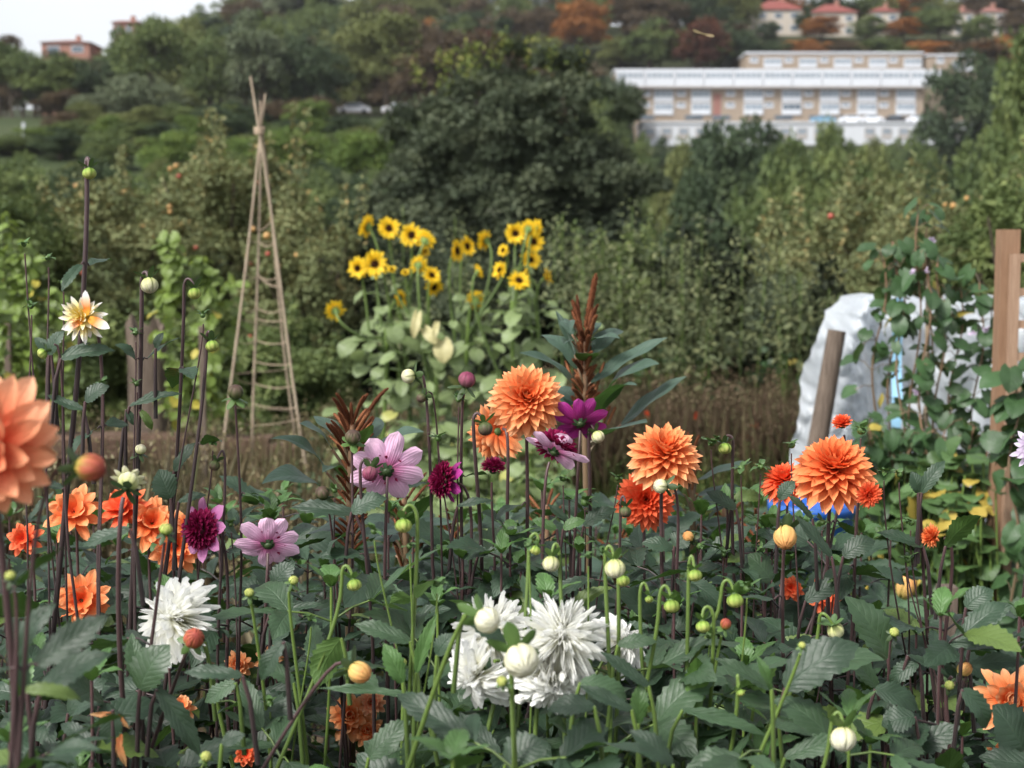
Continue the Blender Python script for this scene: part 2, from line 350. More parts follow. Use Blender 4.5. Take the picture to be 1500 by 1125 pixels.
soil = mixc(nt, n3, ramp(nt, n1, [(0.35, (0.035, 0.026, 0.018)), (0.65, (0.085, 0.062, 0.042))]), (0.10, 0.075, 0.05))
grs = ramp(nt, n2, [(0.35, (0.03, 0.044, 0.018)), (0.65, (0.058, 0.072, 0.03))])
far_d = math_n(nt, 'GREATER_THAN', sx.outputs[1], 192.0); grs = mixc(nt, far_d, grs, ramp(nt, n2, [(0.35, (0.022, 0.03, 0.014)), (0.65, (0.05, 0.055, 0.028))]))
far = math_n(nt, 'GREATER_THAN', math_n(nt, 'ADD', sx.outputs[1], math_n(nt, 'MULTIPLY', n1, 3.0)), 12.0)
finish(nt, mixc(nt, far, soil, grs), 0.9, 0.1, n3, 0.8, 0.02)
solo('ground', g, m, kind='structure')
# ------------------------------------------------------------------ sky + light
SUN_EL, SUN_AZ = math.radians(46), math.radians(225)   # azimuth clockwise from +Y : behind, left of the camera
w = bpy.data.worlds.new("World"); S.world = w; w.use_nodes = True; nt = w.node_tree; nt.nodes.clear()
sky = N(nt, 'ShaderNodeTexSky'); sky.sky_type = 'NISHITA'; sky.sun_disc = False; sky.sun_elevation = SUN_EL; sky.sun_rotation = SUN_AZ
sky.air_density = 1.0; sky.dust_density = 3.0
hs = N(nt, 'ShaderNodeHueSaturation'); hs.inputs['Saturation'].default_value = 0.16; nt.links.new(sky.outputs[0], hs.inputs['Color'])
tcw = N(nt, 'ShaderNodeTexCoord')
cl = noise(nt, 1.6, 5, 0.55, vec=tcw.outputs['Generated'])
cc = ramp(nt, cl, [(0.3, (0.82, 0.85, 0.9)), (0.7, (1, 1, 1))])
bg = N(nt, 'ShaderNodeBackground'); bg.inputs[1].default_value = 0.14; nt.links.new(mixc(nt, 1.0, hs.outputs[0], cc, 'MULTIPLY'), bg.inputs[0])
wo = N(nt, 'ShaderNodeOutputWorld'); nt.links.new(bg.outputs[0], wo.inputs[0])
sd = bpy.data.lights.new('sun', 'SUN'); sun = bpy.data.objects.new('sun', sd); COL.objects.link(sun)
sd.energy = 2.3; sd.angle = math.radians(16); sd.color = (1.0, 0.96, 0.90)
dirv = Vector((math.sin(SUN_AZ) * math.cos(SUN_EL), math.cos(SUN_AZ) * math.cos(SUN_EL), math.sin(SUN_EL)))
sun.rotation_euler = dirv.to_track_quat('Z', 'Y').to_euler()
S.view_settings.view_transform = 'Standard'; S.view_settings.look = 'None'; S.view_settings.exposure = 1.0; S.view_settings.gamma = 1
# ------------------------------------------------------------------ foliage cloud
def cards(mb, pos, dirs, nrms, L, W, rnd, m=0, fold=0.25, droop=0.0):
    """N small folded leaves, vectorised"""
    n = len(pos); d = dirs / (np.linalg.norm(dirs, axis=1)[:, None] + 1e-9)
    z = nrms - d * np.sum(nrms * d, 1)[:, None]; z /= (np.linalg.norm(z, axis=1)[:, None] + 1e-9); x = np.cross(d, z)
    L = np.broadcast_to(L, n)[:, None]; W = np.broadcast_to(W, n)[:, None]
    a = pos; b = pos + d * L * 0.45 - x * W * 0.5 + z * W * fold; c = pos + d * L - z * L * droop; e = pos + d * L * 0.45 + x * W * 0.5 + z * W * fold
    V = np.stack([a, b, c, e], 1).reshape(-1, 3)
    i = np.arange(n)[:, None] * 4
    F = np.concatenate([i + np.array([[0, 2, 1]]), i + np.array([[0, 3, 2]])])
    C = np.zeros((n, 4, 3)); C[:, :, 0] = [0, .5, 1, .5]; C[:, :, 1] = [0, 1, 0, 1]; C[:, :, 2] = np.asarray(rnd)[:, None]
    mb.add(V, F, C.reshape(-1, 3), m)
def rdir(r, n):
    v = r.normal(size=(n, 3)); return v / np.linalg.norm(v, axis=1)[:, None]
def crown(mb, c, R, nl, npl, leaf, seed, asp=0.6, zmin=-0.45, lobe=(0.24, 0.4), flat=0.8, tipy=None):
    r = np.random.default_rng(seed); c = np.asarray(c, float); R = np.asarray(R, float)
    k = 0
    while k < nl:
        d = rdir(r, 1)[0]
        if d[2] < zmin: continue
        k += 1
        rad = r.uniform(0.35, 0.86) if k % 4 else r.uniform(0.8, 0.98)
        lc = c + d * R * rad * (1 if d[2] > 0 else 0.95)
        lr = R * r.uniform(*lobe) * (0.6 if rad > 0.86 else 1)
        n = int(npl * r.uniform(0.7, 1.3)); q = rdir(r, n); q[:, 2] = np.where(q[:, 2] < -0.3, -q[:, 2] * 0.5, q[:, 2])
        p = lc + q * lr * (r.uniform(0.55, 1.08, n) ** 0.7)[:, None] * np.array([1, 1, flat])
        dd = q * 0.8 + rdir(r, n) * 0.9 + np.array([0, 0, -0.25]); nn = q + np.array([0, 0, 0.6]) + rdir(r, n) * 0.7
        lb = r.uniform(0, 1); rnd = np.clip(lb * 0.6 + r.uniform(0, 1, n) * 0.4, 0, 1)
        cards(mb, p, dd, nn, leaf * r.uniform(0.7, 1.3, n), leaf * asp * r.uniform(0.7, 1.3, n), rnd)
def trunk(mb, h, r, R, seed, nb=6):
    q = random.Random(seed)
    mb.tube([(0, 0, -0.4), (q.uniform(-.02, .02) * h, 0, h * .25), (q.uniform(-.04, .04) * h, 0.01 * h, h * .5), (0, 0, h * .8)], (r, r * .3), 8)
    for i in range(nb):
        a = 2 * PI * i / nb + q.uniform(-.4, .4); z0 = h * q.uniform(.18, .5)
        e = np.array([math.cos(a) * R * q.uniform(.5, .8), math.sin(a) * R * q.uniform(.5, .8), z0 + h * q.uniform(.15, .4)])
        mb.tube(bez((0, 0, z0), (e[0]*.3, e[1]*.3, z0 + .05*h), (e[0]*.7, e[1]*.7, e[2] - .1*h), e, 6), (r * .45, r * .12), 6)
# prototypes : unit height 10 m, crown width ~8 m
PROTO = {}
def proto(key, kind, shape, seed):
    if key in PROTO: return PROTO[key]
    name = {'conifer': 'conifer_tree'}.get(shape, 'deciduous_tree')
    root = bpy.data.objects.new(name, None); BASE[root.name] = np.zeros(3); root.location = (0, 0, 0); COL.objects.link(root)
    t = MB(); trunk(t, 9 if shape != 'bush' else 6, 0.28, 3.4, seed)
    k = MB()
    if shape == 'round': crown(k, (0, 0, 5.3), (4.1, 4.1, 4.7), 54, 105, 0.46, seed, zmin=-.75)
    elif shape == 'tall': crown(k, (0, 0, 5.3), (2.9, 2.9, 4.9), 50, 95, 0.44, seed, zmin=-.75)
    elif shape == 'wide': crown(k, (0, 0, 5.6), (5.0, 4.4, 4.0), 54, 90, 0.5, seed, zmin=-.6)
    elif shape == 'bush': crown(k, (0, 0, 4.8), (4.8, 4.4, 5.0), 54, 95, 0.5, seed, zmin=-.85)
    elif shape == 'conifer':
        r = np.random.default_rng(seed)
        for i in range(26):
            zc = 1.6 + i * 0.33; rr = 3.0 * (1 - (zc - 1.2) / 9.6) + .25
            for a in r.uniform(0, 2 * PI, max(3, int(rr * 3.2))):
                crown(k, (math.cos(a) * rr * .7, math.sin(a) * rr * .7, zc), (rr * .5 + .2, rr * .5 + .2, .55), 2, 16, 0.4, int(r.integers(1e6)), asp=.35)
    part('trunk', t, M['bark'], root); part('crown', k, CM[kind], root)
    PROTO[key] = [root, False]
    return PROTO[key]
used_labels = {}
def place_tree(px, Y, top, width_px, kind, shape, label, group, seed=0, hmin=2.5, hmax=17):
    x = X(px, Y); gz = float(hgt(x, Y)); zt = Z(top, Y); h = max(hmin, min(hmax, zt - gz)); wd = width_px * Y / FPX
    pr = proto(kind + shape + str(seed), kind, shape, 100 + seed * 7 + len(kind))
    o = pr[0] if not pr[1] else copy_tree(pr[0]); pr[1] = True
    base_w = {'round': 8.2, 'tall': 5.8, 'wide': 10, 'bush': 9.4, 'conifer': 6.0}[shape]
    o.location = (x, Y, gz - 0.15); o.rotation_euler = (0, 0, random.uniform(0, 6.28))
    o.scale = (wd / base_w, wd / base_w, h / 10.0)
    tag(o, label, 'tree', group); return o
KL = {'dark': 'dark green', 'mid': 'mid green', 'olive': 'olive green', 'light': 'bright green', 'brown': 'bronze brown', 'orange': 'orange autumn', 'red': 'russet red', 'grey': 'grey-green'}
SL = {'round': 'rounded', 'tall': 'narrow', 'wide': 'spreading', 'bush': 'bushy', 'conifer': 'conical'}
LM = [(-60, 'the left edge'), (107, 'the long brick house'), (190, 'the gabled brick house'), (300, 'the skyline dip'), (375, 'the cane wigwam tip'), (460, 'the wigwam right side'), (540, 'the white vans'), (640, 'the round tree left shoulder'),
      (757, 'the big round tree top'), (850, 'the round tree right shoulder'), (905, 'the flats left corner'), (1000, 'the flats left half'), (1030, 'the crane fly'), (1132, 'the left red roof'), (1213, 'the middle red roof'), (1286, 'the small red roof'), (1400, 'the brown roofed house'), (1443, 'the last brown roof'), (1515, 'the right edge')]
usedl = {}
def mklabel(c, sh, px, Y):
    a, n = min(LM, key=lambda t: abs(t[0] - px)); side = 'left of' if px < a - 12 else 'right of' if px > a + 12 else 'in line with'
    hh = 'at the hill foot' if Y < 208 else 'above the hill foot' if Y < 232 else 'low on the hill' if Y < 252 else 'lower mid hill' if Y < 275 else 'mid hill' if Y < 300 else 'upper mid hill' if Y < 324 else 'high on the hill' if Y < 352 else 'just under the crest' if Y < 384 else 'on the crest'
    l = f'{c} {sh} tree {hh}, {side} {n}'
    if l in usedl: usedl[l] += 1; l = l.replace(' tree', ' fuller tree' if usedl[l] == 2 else ' thinner tree')
    else: usedl[l] = 1
    return l
# hillside wood, row by row
q = random.Random(3)
for (Y, step) in ((198, 76), (218, 66), (240, 62), (262, 60), (286, 58), (310, 56), (336, 55), (366, 54), (400, 60)):
    px = -60 + q.uniform(0, 40)
    while px < 1570:
        px += step * q.uniform(0.75, 1.25)
        yy = Y + q.uniform(-9, 9); u = px
        right = px > 800
        if 890 < px < 1500 and Y < 300: continue
        if px >= 870 and Y < 226: continue
        if 480 < px < 620 and Y < 215: continue
        hh = q.uniform(10, 16)
        if px > 860 and 300 < Y < 320: yy = min(yy, 309)
        gz = float(hgt(X(px, yy), yy)); top = HOR - (gz + hh - CAMZ) / yy * FPX
        if 890 < px < 1440 and Y < 330: top = max(top, 50 + q.uniform(0, 14)) if 1085 < px < 1500 else max(top, q.uniform(20, 60))
        if (1088 < px < 1260 or 1255 < px < 1320 or 1370 < px < 1500) and 330 <= Y < 350: continue
        if px < 150: top = max(top, 40 + q.uniform(0, 12))
        if 35 < px < 170: top = max(top, 76 + q.uniform(0, 10))
        if 170 <= px < 225: top = max(top, 52 + q.uniform(0, 8))
        if px < 215 and Y > 290: continue
        if 1085 < px < 1500 and 326 < Y < 356: continue
        if Y >= 372 and 1090 < px: top = max(top, 4)
        kinds = ['dark', 'mid', 'mid', 'olive', 'grey', 'brown', 'dark', 'mid', 'olive'] if px < 420 else ['dark', 'brown', 'olive', 'mid', 'brown', 'dark', 'olive', 'red' if q.random() < .3 else 'mid']
        k = q.choice(kinds); sh = q.choice(['round', 'bush', 'bush', 'tall', 'wide'])
        if 1085 < px < 1345 and 300 < Y < 330 and q.random() < .55: k = 'orange'
        elif px > 250 and q.random() < .05: k = 'orange'
        place_tree(px, yy, top, q.uniform(72, 108) * (280 / Y) ** .4, k, sh, mklabel(KL[k], SL[sh], px, yy), 'trees of the hillside wood', q.randint(0, 1))
# valley trees nearer than the hill, top pixel given
rows = [
 # px, Y, top, width, kind, shape, label
 (215, 168, 106, 120, 'grey', 'bush', 'domed grey-green willow standing at the meadow edge'),
 (150, 172, 135, 80, 'grey', 'round', 'small grey-green willow left of the larger domed one'),
 (275, 172, 130, 60, 'olive', 'round', 'olive tree right of the domed grey-green willow'),
 (100, 185, 132, 90, 'brown', 'round', 'bronze rounded tree behind the meadow'),
 (340, 160, 150, 70, 'mid', 'bush', 'mid green bush beneath the dark wood, left of the wigwam tip'),
 (455, 165, 135, 90, 'brown', 'bush', 'bronze bush right of the wigwam tip'),
 (20, 118, 195, 120, 'mid', 'bush', 'green bush below the meadow at the left edge'),
 (95, 115, 185, 90, 'dark', 'bush', 'dark bush at the right end of the meadow'),
 (165, 108, 185, 90, 'mid', 'bush', 'dark bush under the domed willow'),
 (250, 105, 178, 100, 'light', 'bush', 'bright green bush under the domed willow'),
 (310, 112, 195, 90, 'mid', 'bush', 'mid green bush between the willow and the wigwam'),
 (365, 108, 190, 80, 'light', 'bush', 'bright bush directly behind the wigwam lashing'),
 (430, 100, 180, 110, 'light', 'wide', 'broad light green tree right of the wigwam lashing'),
 (530, 98, 185, 120, 'light', 'wide', 'light green tree below the parked white vans'),
 (620, 120, 165, 90, 'mid', 'round', 'mid green tree half hidden by the big round tree'),
 (40, 80, 215, 150, 'mid', 'bush', 'big green bush above the left bean plants'),
 (150, 78, 225, 140, 'dark', 'bush', 'dark bush behind the tall drooping dahlia bud'),
 (240, 74, 235, 120, 'mid', 'bush', 'mid green bush above the orchard trees'),
 (330, 80, 215, 130, 'mid', 'wide', 'green tree just left of the wigwam canes'),
 (470, 76, 240, 140, 'mid', 'bush', 'green bush between wigwam and big round tree'),
 (545, 62, 250, 130, 'dark', 'bush', 'dark bush at the left foot of the big round tree'),
 (1075, 110, 168, 150, 'dark', 'round', 'dark rounded tree below the left half of the flats'),
 (1180, 105, 190, 160, 'mid', 'wide', 'mid green tree below the middle of the flats'),
 (1225, 130, 180, 110, 'mid', 'bush', 'green tree whose top touches the lower flats'),
 (1290, 100, 205, 150, 'olive', 'bush', 'olive bush below the right end of the flats'),
 (1400, 98, 200, 150, 'mid', 'bush', 'green bush under the dark conical tree'),
 (1405, 232, 74, 130, 'dark', 'bush', 'very dark spreading tree in front of the right end of the flats'),
 (1450, 225, 88, 90, 'dark', 'round', 'dark rounded tree beside the very dark spreading one'),
 (1500, 62, 60, 120, 'mid', 'tall', 'tall green tree at the right edge of the picture'),
 (1555, 50, 20, 150, 'mid', 'wide', 'tall green tree cut by the right edge of the picture'),
 (1120, 72, 232, 170, 'mid', 'bush', 'mid green bush right of the big round tree'),
 (1040, 66, 250, 150, 'dark', 'bush', 'dark bush touching the big round tree on its right'),
 (1240, 68, 240, 170, 'mid', 'bush', 'green bush in the middle distance above the climbing beans'),
 (1350, 62, 245, 160, 'dark', 'bush', 'dark bush above the trellis'),
 (1460, 58, 200, 170, 'mid', 'bush', 'green bush behind the trellis post top'),
 (905, 240, 112, 40, 'dark', 'round', 'small dark tree at the left corner of the flats'),
 (880, 205, 130, 80, 'mid', 'round', 'green tree between big round tree and flats'),
 (930, 150, 190, 90, 'mid', 'bush', 'green bush below the left corner of the flats'),
 (990, 140, 195, 80, 'olive', 'bush', 'olive bush below the left part of the flats'),
 (1340, 150, 190, 80, 'mid', 'bush', 'bush hiding the lower wall of the flats'),
 (1470, 150, 150, 90, 'mid', 'round', 'green tree right of the flats'),
]
qv = random.Random(19)
for (Yv, a, b, st, t0, t1, nm) in ((160, 95, 480, 42, 138, 160, 'behind the valley bushes'), (134, 70, 600, 44, 160, 182, 'in the valley bush belt'), (118, 110, 620, 48, 178, 204, 'in the lower bush belt'), (92, -20, 600, 60, 222, 246, 'above the orchard')):
    x_ = a
    while x_ < b:
        kk = qv.choice(['mid', 'light', 'olive', 'dark', 'mid', 'brown' if Yv > 150 else 'light']); rows.append((x_, Yv + qv.uniform(-5, 5), qv.uniform(t0, t1), qv.uniform(56, 84), kk, 'bush', mklabel(KL[kk], 'bushy', x_, 205).replace('at the hill foot', nm)))
        x_ += st * qv.uniform(.8, 1.2)
rows += [(1196, 338, 22, 58, 'orange', 'round', 'orange autumn tree in front of the two red roofed houses'), (1312, 338, 24, 60, 'orange', 'round', 'orange autumn tree right of the small red roofed house'), (1262, 337, 22, 52, 'mid', 'round', 'green tree between two orange ones by the red roofs'), (1120, 338, 30, 36, 'dark', 'bush', 'small dark tree against the left cream house'),
 (1040, 112, 174, 100, 'dark', 'bush', 'dark bush below the left flats, left of the dark rounded tree'), (1115, 109, 178, 90, 'dark', 'bush', 'dark bush below the flats, right of the dark rounded tree'), (1205, 126, 176, 60, 'mid', 'round', 'green tree crossing the lower edge of the flats'),
 (1020, 300, 20, 80, 'red', 'round', 'russet tree left of the red roofed houses'), (1075, 305, 28, 60, 'dark', 'tall', 'dark narrow tree just left of the first cream house'), (1365, 336, 8, 66, 'mid', 'round', 'green tree between red and brown roofed houses'), (1420, 334, 22, 60, 'mid', 'round', 'green tree below the brown roofed houses'), (1478, 334, 15, 60, 'brown', 'round', 'bronze tree by the far right roofs'),
 (1170, 345, 12, 26, 'dark', 'tall', 'dark narrow tree in the gap between the cream houses'), (1340, 352, 2, 60, 'dark', 'round', 'dark tree above the orange ones')]
x_ = 900
while x_ < 1460:
    kk = qv.choice(['mid', 'olive', 'mid', 'dark']); rows.append((x_, 236 + qv.uniform(-4, 4), qv.uniform(192, 204), qv.uniform(36, 52), kk, 'bush', f'{KL[kk]} bush along the foot of the garage terrace, ' + ('its left end' if x_ < 980 else 'left part' if x_ < 1090 else 'centre' if x_ < 1220 else 'right part' if x_ < 1350 else 'right end') + ('' if qv.random() < .5 else ', fuller'))); x_ += qv.uniform(28, 40)
for i, r in enumerate(rows): place_tree(*r, 'trees in the valley', i % 2, hmin=1.5, hmax=28)
# big round tree
bx, by = X(757, 42), 42.0; bz = float(hgt(bx, by))
root = thing('round_tree', 'big dark green round-headed tree behind the sunflowers', 'tree', (bx, by, bz))
t = MB(); trunk(t, 6.5, 0.3, 3.0, 5); t2 = MB()
for V_ in range(len(t.V)): t.V[V_] = t.V[V_] + np.array([bx, by, bz])
part('trunk', t, M['bark'], root)
k = MB()
ztop = Z(75, by); zc = Z(250, by)
crown(k, (bx, by, zc - .6), (4.0, 3.4, ztop - zc + .95), 230, 300, 0.17, 77, zmin=-0.8, lobe=(0.10, 0.19))
crown(k, (bx, by, zc - 1.6), (4.25, 3.0, 3.0), 120, 300, 0.17, 78, zmin=-0.95, lobe=(0.15, 0.24))
CM['oak'] = cloud_mat('foliage_oak', [(0, (0.030, 0.042, 0.026)), (0.55, (0.062, 0.080, 0.046)), (1, (0.13, 0.15, 0.085))])
r = np.random.default_rng(5)
for (px, py) in ((612, 100), (650, 82), (683, 78), (700, 75), (740, 62), (772, 64), (805, 78), (838, 92), (852, 86), (700, 125), (790, 150), (650, 125), (660, 90), (780, 85), (812, 160), (875, 140), (725, 70), (690, 95)):
    p = P(px, py + 6, by + r.uniform(-1.6, 0.2)); n = 40
    pp = p + r.normal(size=(n, 3)) * np.array([.13, .13, .22]); cards(k, pp, rdir(r, n) + [0, 0, .7], rdir(r, n), 0.16, 0.08, r.uniform(0, 1, n), m=1)
part('crown', k, [CM['oak'], CM['yellow']], root)
# ------------------------------------------------------------------ buildings
M['bwhite'] = plain('white_panel', (0.52, 0.54, 0.57), 0.6, 0.3, 0.12, 1.5)
M['brick'] = plain('pale_brick', (0.30, 0.24, 0.185), 0.85, 0.1, 0.25, 2.5)
M['redbrick'] = plain('red_brick', (0.32, 0.17, 0.13), 0.85, 0.1, 0.3, 2.5)
M['glass'] = plain('window_glass', (0.10, 0.13, 0.16), 0.15, 0.6, 0.4, 1.2, 0.02)
M['glasslite'] = plain('window_blind', (0.25, 0.29, 0.33), 0.3, 0.5, 0.3, 1.2, 0.02)
M['cream'] = plain('cream_render', (0.46, 0.41, 0.35), 0.8, 0.1, 0.15, 1.5)
M['redroof'] = plain('red_tile', (0.22, 0.075, 0.065), 0.8, 0.1, 0.25, 3)
M['brownroof'] = plain('brown_tile', (0.26, 0.13, 0.11), 0.8, 0.1, 0.25, 3)
M['concrete'] = plain('concrete', (0.40, 0.37, 0.35), 0.8, 0.1, 0.2, 1.0)
def window(root, x0, x1, y0, y1, Y, frame_m=None, pane=None, proud=0.12, label=None):
    """window bay given in photo pixels at distance Y: white surround with its panes"""
    ax, bx_ = X(x0, Y), X(x1, Y); za, zb = Z(y1, Y), Z(y0, Y)
    mb = MB(); mb.box((ax, Y - proud, za), (bx_, Y + .05, zb))
    f = part('window', mb, frame_m or M['bwhite'], root, smooth=False)
    pm = MB(); wdt = bx_ - ax; n = max(1, int(wdt / 1.1)); e = 0.13
    for i in range(n):
        a = ax + e + (wdt - 2 * e) * i / n + .04; b = ax + e + (wdt - 2 * e) * (i + 1) / n - .04
        pm.box((a, Y - proud - .02, za + (zb - za) * .42), (b, Y - proud + .02, zb - .18))
    part('pane', pm, pane or M['glass'], f, smooth=False)
def block(name, label, x0, x1, y0, y1, Y, depth, wall, parapet=None):
    ax, bx_ = X(x0, Y), X(x1, Y); zt = Z(y0, Y); zb = float(min(hgt(ax, Y), hgt(bx_, Y))) - 1
    zb = min(zb, Z(y1, Y))
    root = thing(name, label, 'building', ((ax + bx_) / 2, Y, zb), 'flats on the hillside')
    mb = MB(); mb.box((ax, Y, zb), (bx_, Y + depth, zt)); part('wall', mb, wall, root, smooth=False)
    mb = MB(); mb.box((ax - .25, Y - .25, zt), (bx_ + .25, Y + depth + .25, zt + .35)); part('roof_edge', mb, M['bwhite'], root, smooth=False)
    return root
# upper rear block
r1 = block('apartment_block', 'uppermost brick and white apartment block behind the long terrace', 1088, 1342, 79, 130, 292, 9, M['brick'])
for i in range(5):
    x = 1113 + i * 50.5; window(r1, x, x + 26, 85, 99, 292, pane=M['glasslite']); 
for x in (1093, 1143, 1194, 1244, 1294): window(r1, x, x + 12, 84, 92, 292)
r2 = block('apartment_block', 'small brick apartment block at the right end, partly behind a dark tree', 1351, 1420, 82, 130, 290, 9, M['brick'])
for x in (1385, 1403): window(r2, x, x + 14, 88, 104, 290, pane=M['glasslite'])
for x in (1362,): window(r2, x, x + 11, 84, 93, 290); window(r2, x, x + 11, 102, 110, 290)
# main terrace
Y = 280
r3 = block('apartment_block', 'long white panelled and brick terrace of flats in the middle', 899, 1345, 104, 176, Y, 9, M['brick'])
for i in range(11):
    x = 899 + i * 42.4
    mb = MB(); mb.box((X(x + .5, Y), Y - 1.3, Z(127, Y)), (X(x + 41.8, Y), Y - .01, Z(103, Y)))
    f = part('balcony_panel', mb, M['bwhite'], r3, smooth=False)
    pm = MB()
    for j in range(5):
        a = X(x + 3 + j * 7.6, Y); pm.box((a, Y - 1.33, Z(115, Y)), (a + .72, Y - 1.28, Z(108, Y)))
    part('pane', pm, M['glasslite'], f, smooth=False)
mb = MB(); mb.box((X(898, Y), Y - 1.5, Z(129.5, Y)), (X(1366, Y), Y - .02, Z(127.3, Y))); part('ledge', mb, M['concrete'], r3, smooth=False)
for x in (1009, 1085, 1140, 1195, 1249, 1305, 955, 903): window(r3, x, x + 28, 132, 149, Y, pane=M['glasslite']); window(r3, x, x + 28, 151, 168, Y, proud=.3, pane=M['glasslite'] if x % 2 else M['glass'])
for x in (1059, 1115, 1172, 1226, 1281, 937, 988):
    window(r3, x, x + 13, 133, 141, Y); window(r3, x, x + 13, 150, 158, Y)
mb = MB(); mb.box((X(1041, Y), Y - .05, Z(170, Y)), (X(1052, Y), Y + .02, Z(137, Y))); part('stairwell', mb, M['brownroof'], r3, smooth=False)
mb = MB()
for x in (930, 1000, 1040, 1130, 1180, 1225, 1330): mb.box((X(x, Y), Y - .08, Z(175, Y)), (X(x + 26, Y), Y - .01, Z(169, Y)))
part('garage_opening', mb, M['glass'], r3, smooth=False)
# lower terrace
Y = 268
r4 = block('garage_terrace', 'low white walled garage terrace below the flats', 938, 1436, 181, 212, Y, 10, M['bwhite'])
for i in range(20):
    x = 942 + i * 24.5
    if 1200 < x < 1245: continue
    window(r4, x, x + 15, 187, 203, Y, M['concrete'], M['glasslite'])
# parked cars on the deck
M['car_white'] = plain('car_white', (0.72, 0.74, 0.78), 0.25, 0.6, .05, 5, .0)
M['car_blue'] = plain('car_blue', (0.16, 0.30, 0.42), 0.25, 0.6, .05, 5, .0)
M['car_black'] = plain('car_black', (0.03, 0.03, 0.035), 0.25, 0.6, .05, 5, .0)
M['tyre'] = plain('tyre', (0.02, 0.02, 0.02), 0.8, 0.1)
def car(px, Y, z, mat, label, van=False, rz=0.0):
    x = X(px, Y); root = thing('parked_van' if van else 'parked_car', label, 'van' if van else 'car', (x, Y, z), 'cars on the hillside')
    prof = [(-2.2, .3), (-2.25, .8), (-2.0, .95), (-1.3, 1.0), (-.75, 1.45), (.9, 1.45), (1.6, 1.0), (2.15, .9), (2.25, .55), (2.2, .3)] if not van else [(-2.4, .3), (-2.5, .9), (-2.1, 1.2), (-1.5, 2.0), (2.3, 2.05), (2.45, 1.0), (2.4, .3)]
    mb = MB(); n = len(prof)
    V_ = [(x + a, Y - .85 + (0.12 if b > 1.1 else 0), z + b) for a, b in prof] + [(x + a, Y + .85 - (0.12 if b > 1.1 else 0), z + b) for a, b in prof]
    mb.add(V_, [(i, (i + 1) % n, (i + 1) % n + n, i + n) for i in range(n)], m=0)
    c0 = np.mean(V_[:n], 0); mb.add(V_[:n] + [c0], [((i + 1) % n, i, n) for i in range(n)]); c1 = np.mean(V_[n:], 0); mb.add(V_[n:] + [c1], [(i, (i + 1) % n, n) for i in range(n)])
    part('body', mb, mat, root, smooth=False)
    mb = MB()
    if van: mb.add([(x - 1.9, Y - .8, z + 1.3), (x - .9, Y - .8, z + 1.3), (x - .9, Y - .78, z + 1.8), (x - 1.5, Y - .78, z + 1.8)], [(0, 1, 2, 3)])
    else: mb.add([(x - 1.15, Y - .87, z + 1.02), (x + 1.35, Y - .87, z + 1.02), (x + .8, Y - .77, z + 1.38), (x - .7, Y - .77, z + 1.38)], [(0, 1, 2, 3)])
    part('side_window', mb, M['glass'], root, smooth=False)
    for dx in (-1.4, 1.4):
        mb = MB(); mb.tube([(x + dx, Y - .9, z + .32), (x + dx, Y - .68, z + .32)], (.32, .32), 12); part('wheel', mb, M['tyre'], root)
zd = Z(181, 268) + .35
for px, mt, l in ((1200, 'car_blue', 'blue car, leftmost on the garage deck'), (1240, 'car_white', 'white car left of the middle on the garage deck'), (1270, 'car_white', 'white car next to the black one on the garage deck'), (1302, 'car_black', 'black car on the garage deck'), (1336, 'car_white', 'rightmost white car on the garage deck')):
    car(px, 272, zd, M[mt], l)
for px, py, l in ((522, 180, 'white car parked on the field track left of the big round tree'), (586, 176, 'white car on the field track touching the big round tree')):
    Yv = 203; car(px, Yv, float(hgt(X(px, Yv), Yv)) + .2, M['car_white'], l)
mb = MB(); pts = [(X(px, 199), 199, float(hgt(X(px, 199), 199)) + .25) for px in range(478, 640, 12)]
V_ = []
for p in pts: V_ += [(p[0], 197.5, p[2] - .1), (p[0], 206, float(hgt(p[0], 206)) + .05)]
mb.add(V_, [(2*i, 2*i+2, 2*i+3, 2*i+1) for i in range(len(pts) - 1)]); solo('track', mb, plain('track_earth', (0.24, 0.16, 0.12), .9, .1, .3, 1), kind='structure')
def house(px0, px1, ytop, yeave, Y, wall, roof, label, hip=True, ybase=None, depth=9):
    ax, bx_ = X(px0, Y), X(px1, Y); ze = Z(yeave, Y); zr = Z(ytop, Y); zb = min(float(hgt((ax+bx_)/2, Y)) - 1, ze - 4)
    root = thing('house', label, 'house', ((ax + bx_) / 2, Y, zb), 'houses on the hill')
    mb = MB(); mb.box((ax, Y, zb), (bx_, Y + depth, ze)); part('wall', mb, wall, root, smooth=False)
    o = .5; i = depth * .45 if hip else -.0
    mb = MB(); w2 = (bx_ - ax)
    i = min(i, w2 * .45)
    V_ = [(ax - o, Y - o, ze), (bx_ + o, Y - o, ze), (bx_ + o, Y + depth + o, ze), (ax - o, Y + depth + o, ze), (ax + i, Y + depth / 2, zr), (bx_ - i, Y + depth / 2, zr)]
    mb.add(V_, [(0, 1, 5, 4), (2, 3, 4, 5)]); mb.add(V_, [(1, 2, 5), (3, 0, 4)]); mb.add(V_[:4], [(0, 3, 2, 1)])
    rf = part('roof', mb, roof, root, smooth=False)
    mb = MB(); xc = ax + w2 * .6; mb.box((xc, Y + depth / 2 - .4, zr - .6), (xc + .9, Y + depth / 2 + .4, zr + .9)); part('chimney', mb, M['redbrick'], rf, smooth=False)
    n = max(2, int(w2 / 3.2))
    for k_ in range(n):
        for lv in ((ze - 2.0, ze - .7), (ze - 4.8, ze - 3.4)):
            a = ax + w2 * (k_ + .25) / n; b = a + w2 * .5 / n
            mb = MB(); mb.box((a, Y - .08, lv[0]), (b, Y + .02, lv[1])); f = part('window', mb, M['bwhite'], root, smooth=False)
            mb = MB(); mb.box((a + .12, Y - .1, lv[0] + .12), (b - .12, Y - .05, lv[1] - .12)); part('pane', mb, M['glass'], f, smooth=False)
